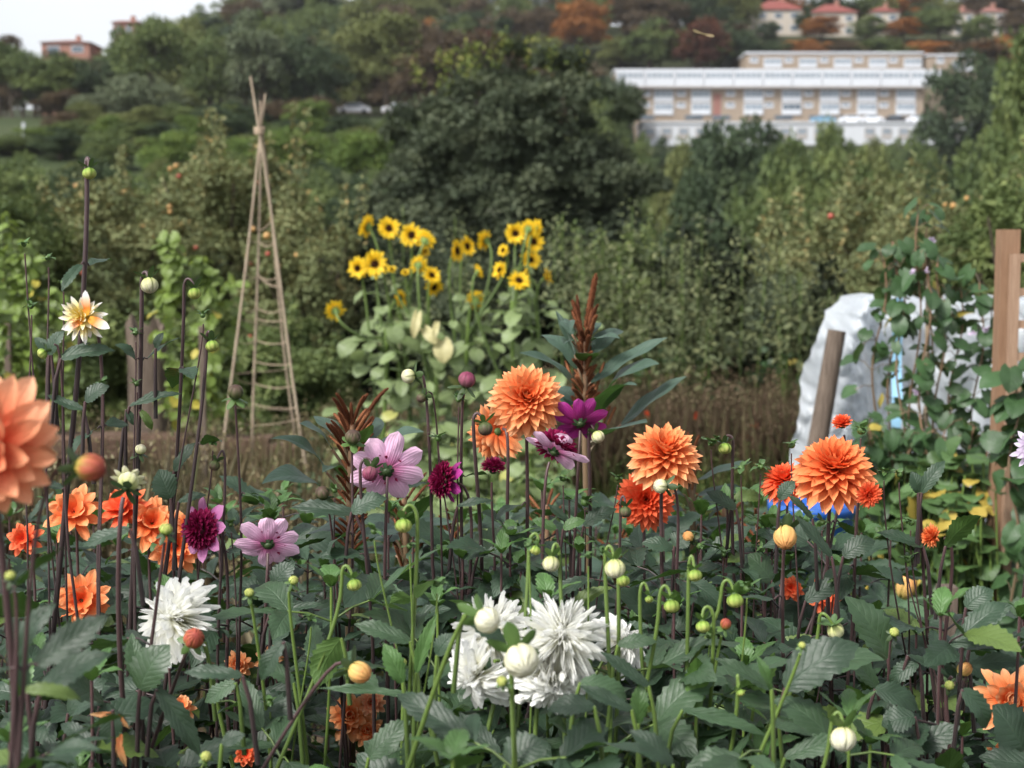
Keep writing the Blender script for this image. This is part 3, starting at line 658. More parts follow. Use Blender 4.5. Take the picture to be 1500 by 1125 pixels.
house(1098, 1168, -4, 14, 348, M['cream'], M['redroof'], 'cream house with red hipped roof, left of the two large ones')
house(1180, 1246, 2, 18, 346, M['cream'], M['redroof'], 'cream house with red hipped roof, right of the two large ones')
house(1265, 1308, 6, 17, 352, M['cream'], M['redroof'], 'smaller red roofed house mostly behind trees')
house(1385, 1415, 10, 18, 350, M['cream'], M['brownroof'], 'pale house with brown roof above the small right apartment block')
house(1424, 1462, 6, 17, 350, M['cream'], M['brownroof'], 'pale house with brown roof at the far right')
house(1490, 1540, 2, 14, 350, M['cream'], M['redroof'], 'red roofed house cut by the right edge')
house(72, 141, 54, 62, 300, M['redbrick'], M['brownroof'], 'long low brick house on the left skyline', True)
house(176, 206, 25, 33, 305, M['redbrick'], M['brownroof'], 'brick house with white gable on the left skyline', False)
mb = MB(); Yp = 140; xp = X(43, Yp); gz = float(hgt(xp, Yp)); mb.tube([(xp, Yp, gz - .2), (xp, Yp, gz + 1.2)], (.17, .14), 8); mb.tube([(xp, Yp, gz + 1.2), (xp, Yp, gz + 1.28), (xp, Yp, gz + 1.35)], (.2, .06), 8)
solo('marker_post', mb, M['bwhite'], 'small white post standing in the far meadow', 'post')

# ------------------------------------------------------------------ air
mb = MB(); mb.box((-720, -12, -8), (720, 720, 96))
hm = bpy.data.materials.new('haze_air'); hm.use_nodes = True; nt = hm.node_tree; nt.nodes.clear()
pv = N(nt, 'ShaderNodeVolumePrincipled'); pv.inputs['Color'].default_value = (.86, .87, .92, 1); pv.inputs['Density'].default_value = 0.00011; pv.inputs['Anisotropy'].default_value = .1
oo = N(nt, 'ShaderNodeOutputMaterial'); nt.links.new(pv.outputs[0], oo.inputs['Volume'])
solo('haze', mb, hm, 'thin pale air haze over the whole valley', 'haze', kind='stuff', smooth=False)
# ================================================================== MIDDLE GROUND
def cluster_cards(mb, p, n, spread, leaf, seed, asp=.6, up=.3, rlo=0, rhi=1):
    r = np.random.default_rng(seed); pp = np.asarray(p) + r.normal(size=(n, 3)) * np.asarray(spread)
    cards(mb, pp, rdir(r, n) + [0, 0, -up], rdir(r, n) + [0, -.3, .8], leaf * r.uniform(.7, 1.3, n), leaf * asp * r.uniform(.8, 1.2, n), r.uniform(rlo, rhi, n))
def shrub(px, Y, wpx, toppy, leaf, nl, npl, kind, name, label, cat, group, seed, depth=1.0, botpx=None, asp=.6, zmin=-.8, lobe=(.2, .34), twigs=5, fruit=None, fr_n=4, spires=0):
    x = X(px, Y); gz = float(hgt(x, Y)); zt = Z(toppy, Y); h = zt - gz; wd = wpx / FPX * Y / 2
    root = thing(name, label, cat, (x, Y, gz), group)
    q = random.Random(seed); t = MB()
    for i in range(twigs):
        a = 2 * PI * i / twigs + q.uniform(-.3, .3); e = (x + math.cos(a) * wd * .6, Y + math.sin(a) * depth * .5, gz + h * q.uniform(.6, .85))
        t.tube(bez((x + q.uniform(-.1, .1), Y, gz - .1), (x, Y, gz + h * .3), ((x + e[0]) / 2, (Y + e[1]) / 2, gz + h * .5), e, 8), (.03 * h / 1.8, .008), 6)
    part('branches', t, M['bark'], root)
    k = MB(); zc = gz + h * .5
    crown(k, (x, Y, zc), (wd, depth, h * .5), nl, npl, leaf, seed, asp=asp, zmin=zmin, lobe=lobe)
    r = np.random.default_rng(seed + 1)
    for i in range(spires):
        sx = x + r.uniform(-.9, .9) * wd; sy = Y + r.uniform(-.4, .4) * depth; zb = gz + h * r.uniform(.7, .9); L = h * r.uniform(.15, .35)
        for s in np.linspace(0, 1, 7): cluster_cards(k, (sx + .04 * s, sy, zb + L * s), 14, (.05 * (1.3 - s), .05, .03), leaf, int(r.integers(1e6)), asp=asp)
    crown(k, (x, Y, gz + h * .22), (wd * 1.05, depth, h * .25), int(nl * .35), npl, leaf, seed + 5, asp=asp, zmin=-.5, lobe=lobe)
    part('foliage', k, CM[kind], root)
    if fruit:
        for i in range(fr_n):
            d = rdir(r, 1)[0]; d[1] = -abs(d[1]); c = np.array([x, Y, zc]) + d * np.array([wd, depth, h * .5]) * r.uniform(.85, 1.02)
            if c[2] < gz + .6: c[2] = gz + r.uniform(.6, h)
            part('fruit', sphere(c, r.uniform(.018, .03), 8, 6), fruit if i % 4 else M['fruit_red'], root)
    return root
def sphere(c, R, nu=12, nv=8, ribs=0, amp=0., axis=None, sc=(1, 1, 1)):
    mb = MB(); V_ = []; C_ = []; rnd = random.random()
    Fm = frame(axis, (0.2, 0.3, 1)) if axis is not None else None
    for j in range(nv + 1):
        th = PI * j / nv
        for i in range(nu):
            a = 2 * PI * i / nu; rr = 1 + amp * math.cos(ribs * a) * math.sin(th)
            v = np.array([math.sin(th) * math.cos(a) * rr * sc[0], -math.cos(th) * sc[1], math.sin(th) * math.sin(a) * rr * sc[2]]) * R
            V_.append((Fm @ v if Fm is not None else v) + np.asarray(c)); C_.append((j / nv, abs(((i / nu * max(ribs, 1)) % 1) * 2 - 1), rnd))
    F = [(j * nu + i, j * nu + (i + 1) % nu, (j + 1) * nu + (i + 1) % nu, (j + 1) * nu + i) for j in range(nv) for i in range(nu)]
    mb.add(V_, F, C_); return mb
M['fruit'] = plain('apple_amber', (0.48, 0.27, 0.09), .4, .4, .3, 30)
M['fruit_red'] = plain('apple_red', (0.38, 0.08, 0.05), .4, .4, .3, 30)
shrub(165, 13.0, 270, 262, .055, 60, 330, 'apple', 'apple_tree', 'orchard tree with small amber apples behind the left bean plants', 'fruit tree', 'orchard trees', 21, 1.2, fruit=M['fruit'], fr_n=15, lobe=(.16, .3), spires=9)
shrub(330, 14.5, 290, 205, .06, 70, 330, 'apple', 'apple_tree', 'tall loose orchard tree with amber apples behind the cane wigwam', 'fruit tree', 'orchard trees', 22, 1.2, fruit=M['fruit'], fr_n=14, lobe=(.16, .3), spires=12)
shrub(450, 12.0, 200, 300, .05, 50, 330, 'apple', 'apple_tree', 'low orchard bush between the wigwam and the sunflowers', 'fruit tree', 'orchard trees', 23, 1.0, fruit=M['fruit'], fr_n=9, lobe=(.18, .3), spires=6)
shrub(30, 12.0, 210, 290, .055, 50, 300, 'mid', 'shrub', 'green shrub at the left edge behind the beans', 'shrub', None, 24, 1.0, spires=4)
shrub(1330, 13.5, 420, 262, .06, 70, 330, 'apple', 'apple_tree', 'broad orchard tree with a few apples above the plastic tunnel', 'fruit tree', 'orchard trees', 25, 1.4, fruit=M['fruit'], fr_n=8, lobe=(.16, .28), spires=12)
shrub(1170, 12.5, 260, 318, .055, 55, 330, 'apple', 'apple_tree', 'orchard tree with yellowing leaves left of the plastic tunnel', 'fruit tree', 'orchard trees', 26, 1.2, fruit=M['fruit_red'], fr_n=4, lobe=(.16, .3), spires=10)
shrub(1490, 11.0, 220, 250, .06, 50, 300, 'mid', 'shrub', 'leafy green shrub behind the trellis', 'shrub', None, 27, 1.0, spires=5)
# hedge of separate bushes
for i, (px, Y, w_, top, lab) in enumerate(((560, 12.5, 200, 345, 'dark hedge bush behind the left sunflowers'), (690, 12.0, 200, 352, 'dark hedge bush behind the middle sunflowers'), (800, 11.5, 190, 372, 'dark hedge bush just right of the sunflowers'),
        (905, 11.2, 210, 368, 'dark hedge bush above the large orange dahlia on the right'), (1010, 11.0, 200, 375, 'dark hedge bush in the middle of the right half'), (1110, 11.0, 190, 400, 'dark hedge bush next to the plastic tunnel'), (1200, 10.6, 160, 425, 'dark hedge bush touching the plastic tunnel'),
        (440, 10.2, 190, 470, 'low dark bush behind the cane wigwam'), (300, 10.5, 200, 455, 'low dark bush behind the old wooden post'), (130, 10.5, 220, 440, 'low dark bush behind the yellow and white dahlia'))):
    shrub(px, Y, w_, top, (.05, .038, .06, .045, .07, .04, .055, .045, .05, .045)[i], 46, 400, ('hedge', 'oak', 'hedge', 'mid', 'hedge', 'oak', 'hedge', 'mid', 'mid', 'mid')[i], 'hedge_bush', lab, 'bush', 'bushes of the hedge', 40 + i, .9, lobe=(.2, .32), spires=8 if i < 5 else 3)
# upright weeds in front of the hedge
def weed(px, Y, toppy, spread, label, seed, kind='weed'):
    x = X(px, Y); gz = float(hgt(x, Y)); zt = Z(toppy, Y); r = np.random.default_rng(seed)
    root = thing('tall_weed', label, 'weed', (x, Y, gz), 'upright weeds along the hedge'); t = MB(); k = MB()
    for i in range(5):
        h = (zt - gz) * (1 if i == 0 else r.uniform(.6, .95)); dx, dy = r.uniform(-1, 1, 2) * spread * (0.1 if i == 0 else 1.6)
        pts = bez((x + dx * .5, Y + dy * .5, gz), (x + dx * .6, Y + dy, gz + h * .4), (x + dx, Y + dy, gz + h * .7), (x + dx * 1.1, Y + dy, gz + h), 22)
        t.tube(pts, (.005, .002), 5)
        for s, p in enumerate(pts[14:]):
            f = 1 - s / 9; a_ = r.uniform(0, 6.28); p = p + np.array([math.cos(a_), math.sin(a_), 0]) * .05 * f
            cluster_cards(k, p, int(r.integers(6, 20)), (.03 + .05 * f, .035 + .04 * f, .03), .046 * (.55 + .8 * f), int(r.integers(1e6)), asp=.5)
    part('stem', t, M['stem_green'], root); part('foliage', k, CM[kind], root)
for i, (px, Y, top, lab) in enumerate(((590, 10.5, 300, 'tall weed behind the left sunflowers'), (668, 10.2, 318, 'tall weed behind the middle sunflowers'), (822, 10, 312, 'tall grey-green weed right of the sunflowers'), (885, 10, 338, 'tall weed above the amaranth plume'),
     (925, 9.8, 302, 'tallest grey-green weed before the hedge'), (970, 9.8, 318, 'tall weed right of the tallest one'), (1030, 9.6, 322, 'upright weed above the right orange dahlia'), (1085, 9.6, 338, 'upright weed between hedge and orchard'), (1140, 9.5, 360, 'upright weed left of the plastic tunnel'),
     (855, 9.2, 395, 'short upright weed above the amaranth'), (1000, 9.2, 385, 'short upright weed before the hedge'), (1175, 9.2, 400, 'short weed leaning at the plastic tunnel'))):
    weed(px, Y, top, .16, lab, 300 + i)
# dry grasses (uncountable)
def grass_stuff(name, label, boxes, mat, seed, cat='grass'):
    r = np.random.default_rng(seed); k = MB()
    for (x0, x1, y0, y1, hlo, hhi, n) in boxes:
        yy = r.uniform(y0, y1, n); xx = (r.uniform(x0, x1, n) - 750) / FPX * yy; h = r.uniform(hlo, hhi, n)
        zz = hgt(xx, yy); a = r.normal(size=(n, 3)) * .22; a[:, 2] = 1
        p = np.stack([xx, yy, zz], 1); nn = np.stack([r.normal(size=n), -np.ones(n), np.zeros(n)], 1); rn = r.uniform(0, 1, n)
        d = a / np.linalg.norm(a, axis=1)[:, None]
        cards(k, p, d, nn, h, .007 + h * .005, rn, fold=.1, droop=r.uniform(0, .2)*1.0)
        # seed heads
        m_ = r.uniform(size=n) < .45; tip = (p + d * h[:, None])[m_]
        for j in range(5):
            q_ = tip + r.normal(size=tip.shape) * [.012, .012, .03]; cards(k, q_, rdir(r, len(q_)) + [0, 0, -1.0], rdir(r, len(q_)), .02, .009, r.uniform(0, 1, len(q_)))
    return solo(name, k, mat, label, cat, kind='stuff')
grass_stuff('dry_grass', 'pale dry grass and seed stalks around the wigwam and old post', [(-40, 480, 7.5, 8.8, .2, .5, 2600), (-40, 480, 6.3, 7.5, .15, .4, 900), (230, 480, 5.6, 7.4, .3, .7, 500), (-60, 470, 4.5, 5.2, .3, .62, 2300), (260, 480, 4.3, 5.2, .3, .7, 420), (-60, 300, 4.6, 5.2, .5, .85, 350), (470, 800, 7.6, 9, .3, .6, 1500)], M['drystraw'], 61)
grass_stuff('reddish_grass', 'dull reddish dry grass along the foot of the hedge', [(780, 1190, 8.2, 10, .25, .7, 4200), (560, 800, 8.4, 10, .2, .5, 1200)], M['redstraw'], 62)
grass_stuff('green_grass', 'green grass between the beds', [(-60, 1560, 4.2, 9.5, .08, .32, 7000), (900, 1560, 4.5, 8.5, .2, .45, 1600)], M['grass'], 63)
k = MB(); r = np.random.default_rng(9)   # small red poppies in the reddish grass
for i, (px, py) in enumerate(((1021, 609), (946, 608), (1095, 645), (1106, 626), (880, 640))):
    p = P(px, py, 8.6); root = thing('red_wildflower', ['red wildflower above the right orange dahlia', 'red wildflower left of the others in the reddish grass', 'red wildflower lowest in the reddish grass', 'red wildflower furthest right in the reddish grass', 'red wildflower beside the amaranth leaves'][i], 'flower', (p[0], p[1], 0), 'red wildflowers')
    t = MB(); t.tube([(p[0], p[1], 0), (p[0] + .01, p[1], p[2] * .5), p], (.003, .002), 5); part('stem', t, M['stem_green'], root)
    k = MB(); cards(k, np.repeat([p], 10, 0), rdir(r, 10) + [0, 0, .4], rdir(r, 10) + [0, 0, 1], .03, .03, r.uniform(0, 1, 10)); part('flower', k, M['redorange'], root)
# ------------------------------------------------------------------ leaf + petal templates
def leafT(L, W, nt=12, ns=6, serr=.07, teeth=9, fold=.28, droop=.55, tipw=1.0, heart=0.0, wave=.05, seed=0, base=.12):
    q = random.Random(seed); t = np.linspace(0, 1, nt + 1); s = np.linspace(-1, 1, ns + 1)
    prof = (base * (1 - t) + t ** .75) * (1 - t ** 1.9) ** 1.05
    if heart: prof = (t + .02) ** .32 * (1 - t ** 1.8) ** .85
    prof = prof / prof.max(); prof[-1] = .015
    ang = -droop * t ** 1.3 + .25 * droop; yc = np.concatenate([[0], np.cumsum(np.cos(ang[:-1]))]) / nt * L; zc = np.concatenate([[0], np.cumsum(np.sin(ang[:-1]))]) / nt * L
    ph = q.uniform(0, 6); V_ = np.zeros((nt + 1, ns + 1, 3)); C_ = np.zeros((nt + 1, ns + 1, 3))
    side = q.uniform(-.12, .12)
    for i in range(nt + 1):
        w_ = prof[i] * W / 2; sr = 1 + (serr if i % 2 else -serr) * (0 < i < nt)
        for j in range(ns + 1):
            k_ = s[j] * w_ * (sr if abs(s[j]) > .99 else 1); e = abs(s[j])
            hb = -heart * L * .22 * e * max(0, 1 - t[i] * 3.2)
            V_[i, j] = (k_ * math.cos(fold) + side * L * t[i] ** 2, yc[i] + hb + e * w_ * .12, zc[i] + abs(k_) * math.sin(fold) * (1 - .5 * e) + wave * w_ * math.sin(ph + t[i] * 11 + s[j] * 2) * e)
            C_[i, j] = (t[i], e, 0)
    return V_.reshape(-1, 3), gf(nt, ns), C_.reshape(-1, 3)
LT = [leafT(1, w_, seed=i, droop=d, fold=f, nt=16, serr=.10, wave=.12) for i, (w_, d, f) in enumerate(((.46, .5, .3), (.52, .9, .22), (.38, .25, .4), (.50, 1.2, .15), (.55, .7, .3), (.42, -.2, .35), (.34, .8, .45), (.48, 1.5, .2)))]
LTH = [leafT(1, w_, seed=20 + i, droop=d, fold=f, heart=1, nt=9, ns=6, serr=0.02) for i, (w_, d, f) in enumerate(((.85, .9, .2), (.95, 1.3, .12), (.78, .6, .3)))]
LTL = [leafT(1, w_, seed=30 + i, droop=d, fold=f, serr=.0, nt=14, ns=6, wave=.12) for i, (w_, d, f) in enumerate(((.34, .8, .3), (.42, 1.2, .2), (.30, .3, .35)))]
def put(mb, T, pos, d, n, size, rnd=None, m=0, wsc=1.0):
    V_, F, C_ = T; Fm = frame(d, n); C_ = C_.copy(); C_[:, 2] = random.random() if rnd is None else rnd
    mb.add((V_ * np.array([wsc, 1, 1]) * size) @ Fm.T + np.asarray(pos), F, C_, m)
def petT(L, W, nt=6, ns=4, bend=0., cup=.35, p=3., q_=.75, base=.45, roll=0., notch=0., ripple=0., seed=0):
    rq = random.Random(seed); t = np.linspace(0, 1, nt + 1); s = np.linspace(-1, 1, ns + 1)
    prof = (base * (1 - t) + t ** .8) * (1 - t ** p) ** q_; prof /= prof.max(); prof[-1] = .04 if not notch else .35
    ang = bend * t; yc = np.concatenate([[0], np.cumsum(np.cos(ang[:-1]))]) / nt * L; zc = np.concatenate([[0], np.cumsum(np.sin(ang[:-1]))]) / nt * L
    V_ = np.zeros((nt + 1, ns + 1, 3)); C_ = np.zeros((nt + 1, ns + 1, 3)); ph = rq.uniform(0, 6)
    for i in range(nt + 1):
        w_ = prof[i] * W / 2; rl = roll * (1 - .3 * t[i])
        for j in range(ns + 1):
            a = s[j] * (cup + rl); e = abs(s[j])
            xx = w_ * math.sin(a) / max(cup + rl, .01) if (cup + rl) > .02 else w_ * s[j]; zz = w_ * (1 - math.cos(a)) / max(cup + rl, .01)
            V_[i, j] = (xx, yc[i] - (notch * L * .12 if (i == nt and j == ns // 2) else 0), zc[i] + zz + ripple * w_ * math.sin(ph + t[i] * 9 + 4 * s[j]) * t[i])
            C_[i, j] = (t[i], e, 0)
    return V_.reshape(-1, 3), gf(nt, ns), C_.reshape(-1, 3)
def radial(axis, th, ph):
    a = nrm(axis); x = nrm(np.cross(a, (0.31, 0.2, 0.93))); y = np.cross(a, x)
    r_ = math.cos(ph) * x + math.sin(ph) * y
    return math.cos(th) * a + math.sin(th) * r_, math.sin(th) * a - math.cos(th) * r_, r_
GA = 2.399963
def head_formal(c, axis, R, N_=125, wid=.30, thmax=112, seed=0, p=3., q_=.75, loose=0., lmin=.34, cup=.75, bendo=-.55, nt=6, ns=4, thmin=6, power=.62):
    """decorative dahlia: overlapping cupped petals in spiral order"""
    mb = MB(); q = random.Random(seed); a = nrm(axis); c = np.asarray(c)
    Ts = []
    for b in np.linspace(.55, bendo, 7):
        for v in range(2): Ts.append(petT(1, 1, nt, ns, b, cup + .1 * v, p, q_, seed=len(Ts), ripple=.06 + .2 * loose))
    for i in range(N_):
        fr = (i + .5) / N_; th = math.radians(thmin + (thmax - thmin) * fr ** power) + q.uniform(-.05, .05) * (1 + 3 * loose); ph = i * GA + q.uniform(-.06, .06) * (1 + 4 * loose)
        d, n, r_ = radial(a, th, ph); L = R * (lmin + (1 - lmin) * fr ** .55) * q.uniform(.95, 1.05) * (1 - .25 * max(0, fr - .85) / .15 * .5)
        L *= 1 + loose * q.uniform(-.3, .2); W = R * wid * (.55 + .5 * fr ** .5) * q.uniform(.92, 1.08)
        k_ = min(6, int(fr * 7)) * 2 + q.randint(0, 1); V_, F, C_ = Ts[k_]
        org = c + a * R * .16 * (1 - fr) - a * R * .10 * fr + r_ * R * .03
        Fm = frame(d, n); tw = q.uniform(-.25, .25) * (1 + 2 * loose)
        Fm = np.stack([Fm[:, 0] * math.cos(tw) + Fm[:, 2] * math.sin(tw), Fm[:, 1], Fm[:, 2] * math.cos(tw) - Fm[:, 0] * math.sin(tw)], 1)
        Cc = C_.copy(); Cc[:, 2] = q.random(); Cc[:, 0] = np.clip(Cc[:, 0] * (.55 + .45 * fr ** .6), 0, 1)
        mb.add((V_ * np.array([W, L, W])) @ Fm.T + org, F, Cc)
    return mb
def head_cactus(c, axis, R, N_=95, seed=0, thmax=118, wid=.13, two=True):
    mb = MB(); q = random.Random(seed); a = nrm(axis); c = np.asarray(c)
    Ts = [petT(1, 1, 8, 4, b, .9, 4.5, .55, base=.75, roll=.9, notch=1, ripple=.25, seed=i) for i, b in enumerate((.5, .25, 0, -.3, -.55, .7, -.15))]
    for i in range(N_):
        fr = (i + .5) / N_; th = math.radians(8 + (thmax - 8) * fr ** .7) + q.uniform(-.12, .12); d, n, r_ = radial(a, th, i * GA + q.uniform(-.12, .12))
        L = R * (.4 + .62 * fr ** .5) * q.uniform(.82, 1.08); W = R * wid * q.uniform(.8, 1.25) * (.8 + .35 * fr)
        V_, F, C_ = Ts[q.randint(0, 6)]; Cc = C_.copy(); Cc[:, 2] = q.random()
        mb.add((V_ * np.array([W, L, W + L * .0])* np.array([1, 1, 1]) + np.stack([V_[:, 1]*0, V_[:, 1]*0, (V_[:, 2] * (L - W) * .75)], 1)) @ frame(d, n).T + c + a * R * .1 * (1 - fr) + r_ * R * .05, F, Cc)
    return mb
def ring(mb, c, axis, n, L, W, th, bend, cup=.35, p=4., q_=.6, off=0., ph0=0., seed=0, base=.4, var=.08, rad=.1, nt=8, ns=6, ripple=.12, m=0, roll=0.):
    q = random.Random(seed); a = nrm(axis)
    for i in range(n):
        V_, F, C_ = petT(L * q.uniform(1 - var, 1 + var), W * q.uniform(1 - var, 1 + var), nt, ns, bend + q.uniform(-.15, .15), cup, p, q_, base, roll=roll, ripple=ripple, seed=seed + i)
        d, nn, r_ = radial(a, math.radians(th + q.uniform(-9, 9) * var * 8), ph0 + 2 * PI * i / n + q.uniform(-.1, .1)); C_ = C_.copy(); C_[:, 2] = q.random()
        mb.add(V_ @ frame(d, nn).T + np.asarray(c) + a * off + r_ * L * rad, F, C_, m)
def florets(c, axis, R, N_=190, seed=0, flat=.6):
    mb = MB(); q = random.Random(seed); a = nrm(axis)
    Ts = [petT(1, .42, 4, 2, b, .8, 3, .6, .6, ripple=.2, seed=i) for i, b in enumerate((.6, .2, -.3, -.6))]
    for i in range(N_):
        fr = (i + .5) / N_; th = math.radians(3 + 92 * fr ** .62) + q.uniform(-.1, .1); d, n, r_ = radial(a, th, i * GA)
        L = R * .55 * q.uniform(.75, 1.1); pos = np.asarray(c) + (math.cos(th) * a * flat + math.sin(th) * r_) * R * .5
        V_, F, C_ = Ts[i % 4]; Cc = C_.copy(); Cc[:, 2] = q.random(); mb.add(V_ * L @ frame(d + r_ * .2, n).T + pos, F, Cc)
    return mb
def calyx_mesh(c, axis, r_, n=8, back=True, seed=0, spread=100, L=1.0):
    """green cup with reflexed bracts at the back of a flower or bud; axis = direction the flower faces"""
    mb = sphere(np.asarray(c), r_ * .62, 10, 6, axis=axis, sc=(1, .6, 1))
    ring(mb, c, -np.asarray(axis), n, r_ * 1.25 * L, r_ * .62, spread, -.6 * 1, .3, 3, .8, 0, seed * .7, seed, rad=.2, nt=5, ns=2, var=.15)
    ring(mb, c, axis, n, r_ * 1.5, r_ * .55, 62, .5, .4, 3, .8, 0, seed * .3 + .4, seed + 3, rad=.12, nt=5, ns=2)
    return mb
def bud_mesh(c, axis, r_, seed=0, n=11, ov=.92):
    """closed bud: overlapping ribbed segments; axis points to the tip"""
    q = random.Random(seed); mb = sphere(c, r_ * .93, 14, 8, axis=axis, sc=(1, ov, 1)); a = nrm(axis)
    for lay, (cnt, sc_) in enumerate(((n, 1.0), (n - 3, 1.025))):
        for i in range(cnt):
            ph = 2 * PI * (i + .5 * lay) / cnt + q.uniform(-.08, .08); nt, ns = 8, 3; V_ = []; C_ = []; r0 = q.random(); end = .985 if lay == 0 else q.uniform(.72, .9)
            for k_ in range(nt + 1):
                t = k_ / nt; th = PI * (1 - (t * end * .97 + .02)); w_ = (2.6 / cnt) * math.sin(min(1, t * 1.0) * PI * .5) ** .3 * (1 - t ** 5) ** .6 * (1 + .1)
                for j in range(ns + 1):
                    s = -1 + 2 * j / ns; pa = ph + s * w_; d, _, rr = radial(a, th, pa); bulge = 1 + .02 * (1 - s * s)
                    V_.append(np.asarray(c) + (math.cos(th) * a * ov + math.sin(th) * rr) * r_ * sc_ * bulge); C_.append((t, abs(s), r0))
            mb.add(V_, gf(nt, ns), C_)
    return mb
# ================================================================== GARDEN THINGS
# cane wigwam
Yw = 7.3
wb = P(400, 700, Yw)
root = thing('cane_wigwam', 'tall bamboo cane wigwam tied near the top with string rungs', 'plant support', (wb[0], Yw, 0))
canes = [((389, 137), (380, 190), (338, 568), 0.0), ((382, 148), (380, 190), (371, 700), .16), ((367, 112), (378, 190), (452, 700), -.06), ((372, 150), (381, 192), (424, 560), .32), ((376, 128), (380, 192), (358, 600), .30)]
cl = []
for i, (a, b, c_, dy) in enumerate(canes[:4]):
    A = P(*a, Yw); B = P(*b, Yw); B[1] += (.012, .0, -.014, .02)[i]; Cc = P(*c_, Yw + (dy if i != 3 else .3)); e = B + (Cc - B) * ((B[2] + .1) / (B[2] - Cc[2]))
    pts = np.concatenate([np.linspace(A, B, 6)[:-1], np.linspace(B, e, 40)]); pts[:, 0] += .008 * np.sin(np.linspace(0, 5 + i, len(pts)))
    rad = np.linspace(.005, .008, len(pts)) * (1 + .22 * (np.arange(len(pts)) % 7 == 3)); mb = MB(); mb.tube(pts, None, 8, rad=rad); part('cane', mb, M['cane'], root); cl.append(pts)
mb = MB(); Bm = P(380, 191, Yw)
for k_ in range(6):
    a_ = np.linspace(0, 2 * PI, 13); mb.tube(np.stack([Bm[0] + .024 * np.cos(a_), Yw + .024 * np.sin(a_), Bm[2] - .012 + k_ * .005 + .006 * np.sin(a_)], 1), (.0035, .0035), 5)
part('lashing', mb, M['string'], root)
def at_z(pts, z): 
    i = np.argmin(np.abs(pts[:, 2] - z)); return pts[i]
rungs = [(330, 1), (349, 0), (397, 0), (408, 1), (451, 0), (468, 0), (502, 1), (540, 0), (558, 1), (598, 1), (622, 0)]
for i, (py, s_) in enumerate(rungs):
    zz = Z(py, Yw); p0 = at_z(cl[1], zz); p1 = at_z(cl[2], zz + random.uniform(-.03, .03)); pl = at_z(cl[0], zz + random.uniform(-.05, .05))
    mb = MB(); sag = random.uniform(.005, .035); t = np.linspace(0, 1, 9)[:, None]
    pts = p0 * (1 - t) + p1 * t; pts[:, 2] -= (4 * t * (1 - t))[:, 0] * sag; mb.tube(pts, (.0024, .0024), 5)
    if i % 2 == 0:
        pts = pl * (1 - t) + p0 * t; pts[:, 2] -= (4 * t * (1 - t))[:, 0] * sag; mb.tube(pts, (.002, .002), 5)
    else:
        pts = pl * (1 - t) + at_z(cl[3], zz - .04) * t; mb.tube(pts, (.002, .002), 5)
    part('string_rung', mb, M['string'], root)
# old post with split top
Yp = 7.95; mb = MB(); p0 = P(224, 640, Yp); hw = 30 / FPX * Yp; zt = Z(466, Yp)
r = np.random.default_rng(4); nseg = 20; zs = np.linspace(-.2, zt, 14); V_ = []; ph = r.uniform(0, 6, 8)
for zi, z_ in enumerate(zs):
    for k_ in range(nseg):
        a_ = 2 * PI * k_ / nseg; ca, sa = math.cos(a_), math.sin(a_)
        rr = hw * (1 / max(abs(ca), abs(sa))) ** .55 * (1 - .10 * z_ / zt) * (1 + .05 * math.sin(9 * a_ + ph[0]) + .03 * math.sin(z_ * 9 + ph[k_ % 8]))
        zz = z_ + (.05 * math.sin(5 * a_ + 1) - .04 + .05 * math.sin(11 * a_) if zi == 13 else 0)
        V_.append((p0[0] + rr * ca - .02 * z_, Yp + rr * sa, zz))
mb.add(V_, [(i * nseg + k_, i * nseg + (k_ + 1) % nseg, (i + 1) * nseg + (k_ + 1) % nseg, (i + 1) * nseg + k_) for i in range(13) for k_ in range(nseg)])
mb.add(V_[-nseg:] + [(p0[0] - .02 * zt, Yp, zt - .16)], [(k_, (k_ + 1) % nseg, nseg) for k_ in range(nseg)])
solo('wooden_post', mb, M['oldwood'], 'thick weathered wooden post with split top', 'post', base=(p0[0], Yp, 0))
for i, (px, top, bot, Y_, w_, lab) in enumerate(((10, 474, 600, 7.5, 9, 'thin grey wooden stake at the left edge behind the beans'), (295, 478, 640, 7.0, 8, 'thin dark stake right of the thick weathered post'), (1398, 858, 900, 3.0, 26, 'short grey stake low at the right among leaves'))):
    mb = MB(); x = X(px, Y_); h = w_ / 2 / FPX * Y_; mb.box((x - h, Y_ - h, -.1), (x + h, Y_ + h, Z(top, Y_))); solo('wooden_stake', mb, M['oldwood'], lab, 'stake', base=(x, Y_, 0), smooth=False)
# raised bed of sleepers
def plank(x0, x1, y0, z0, z1, d, lab, seed, name='sleeper', mat='sleeper'):
    r = random.Random(seed); mb = MB(); n = 14; V_ = []
    for i in range(n + 1):
        x = x0 + (x1 - x0) * i / n; j = .006
        for (yy, zz) in ((y0, z0), (y0, z1 - .012), (y0 + .012, z1), (y0 + d - .012, z1), (y0 + d, z1 - .012), (y0 + d, z0)): V_.append((x + r.uniform(-j, j) * (0 if 0 < i < n else 1), yy + r.uniform(-j, j), zz + r.uniform(-j, j)))
    mb.add(V_, [(i * 6 + k_, i * 6 + (k_ + 1) % 6, (i + 1) * 6 + (k_ + 1) % 6, (i + 1) * 6 + k_) for i in range(n) for k_ in range(6)])
    for row in (0, n): mb.add(V_[row * 6:row * 6 + 6] + [np.mean(V_[row * 6:row * 6 + 6], 0)], [(k_, (k_ + 1) % 6, 6) for k_ in range(6)])
    solo(name, mb, M[mat], lab, 'timber', 'timbers of the raised bed', base=((x0 + x1) / 2, y0, 0), smooth=False)
Yb = 7.55
plank(X(-60, Yb), X(268, Yb), Yb, Z(672, Yb), Z(640, Yb), .22, 'thick brown timber on top of the raised bed, left piece', 1)
plank(X(273, Yb), X(388, Yb), Yb + .02, Z(674, Yb), Z(644, Yb), .22, 'thick brown timber on top of the raised bed, right piece by the wigwam', 2)
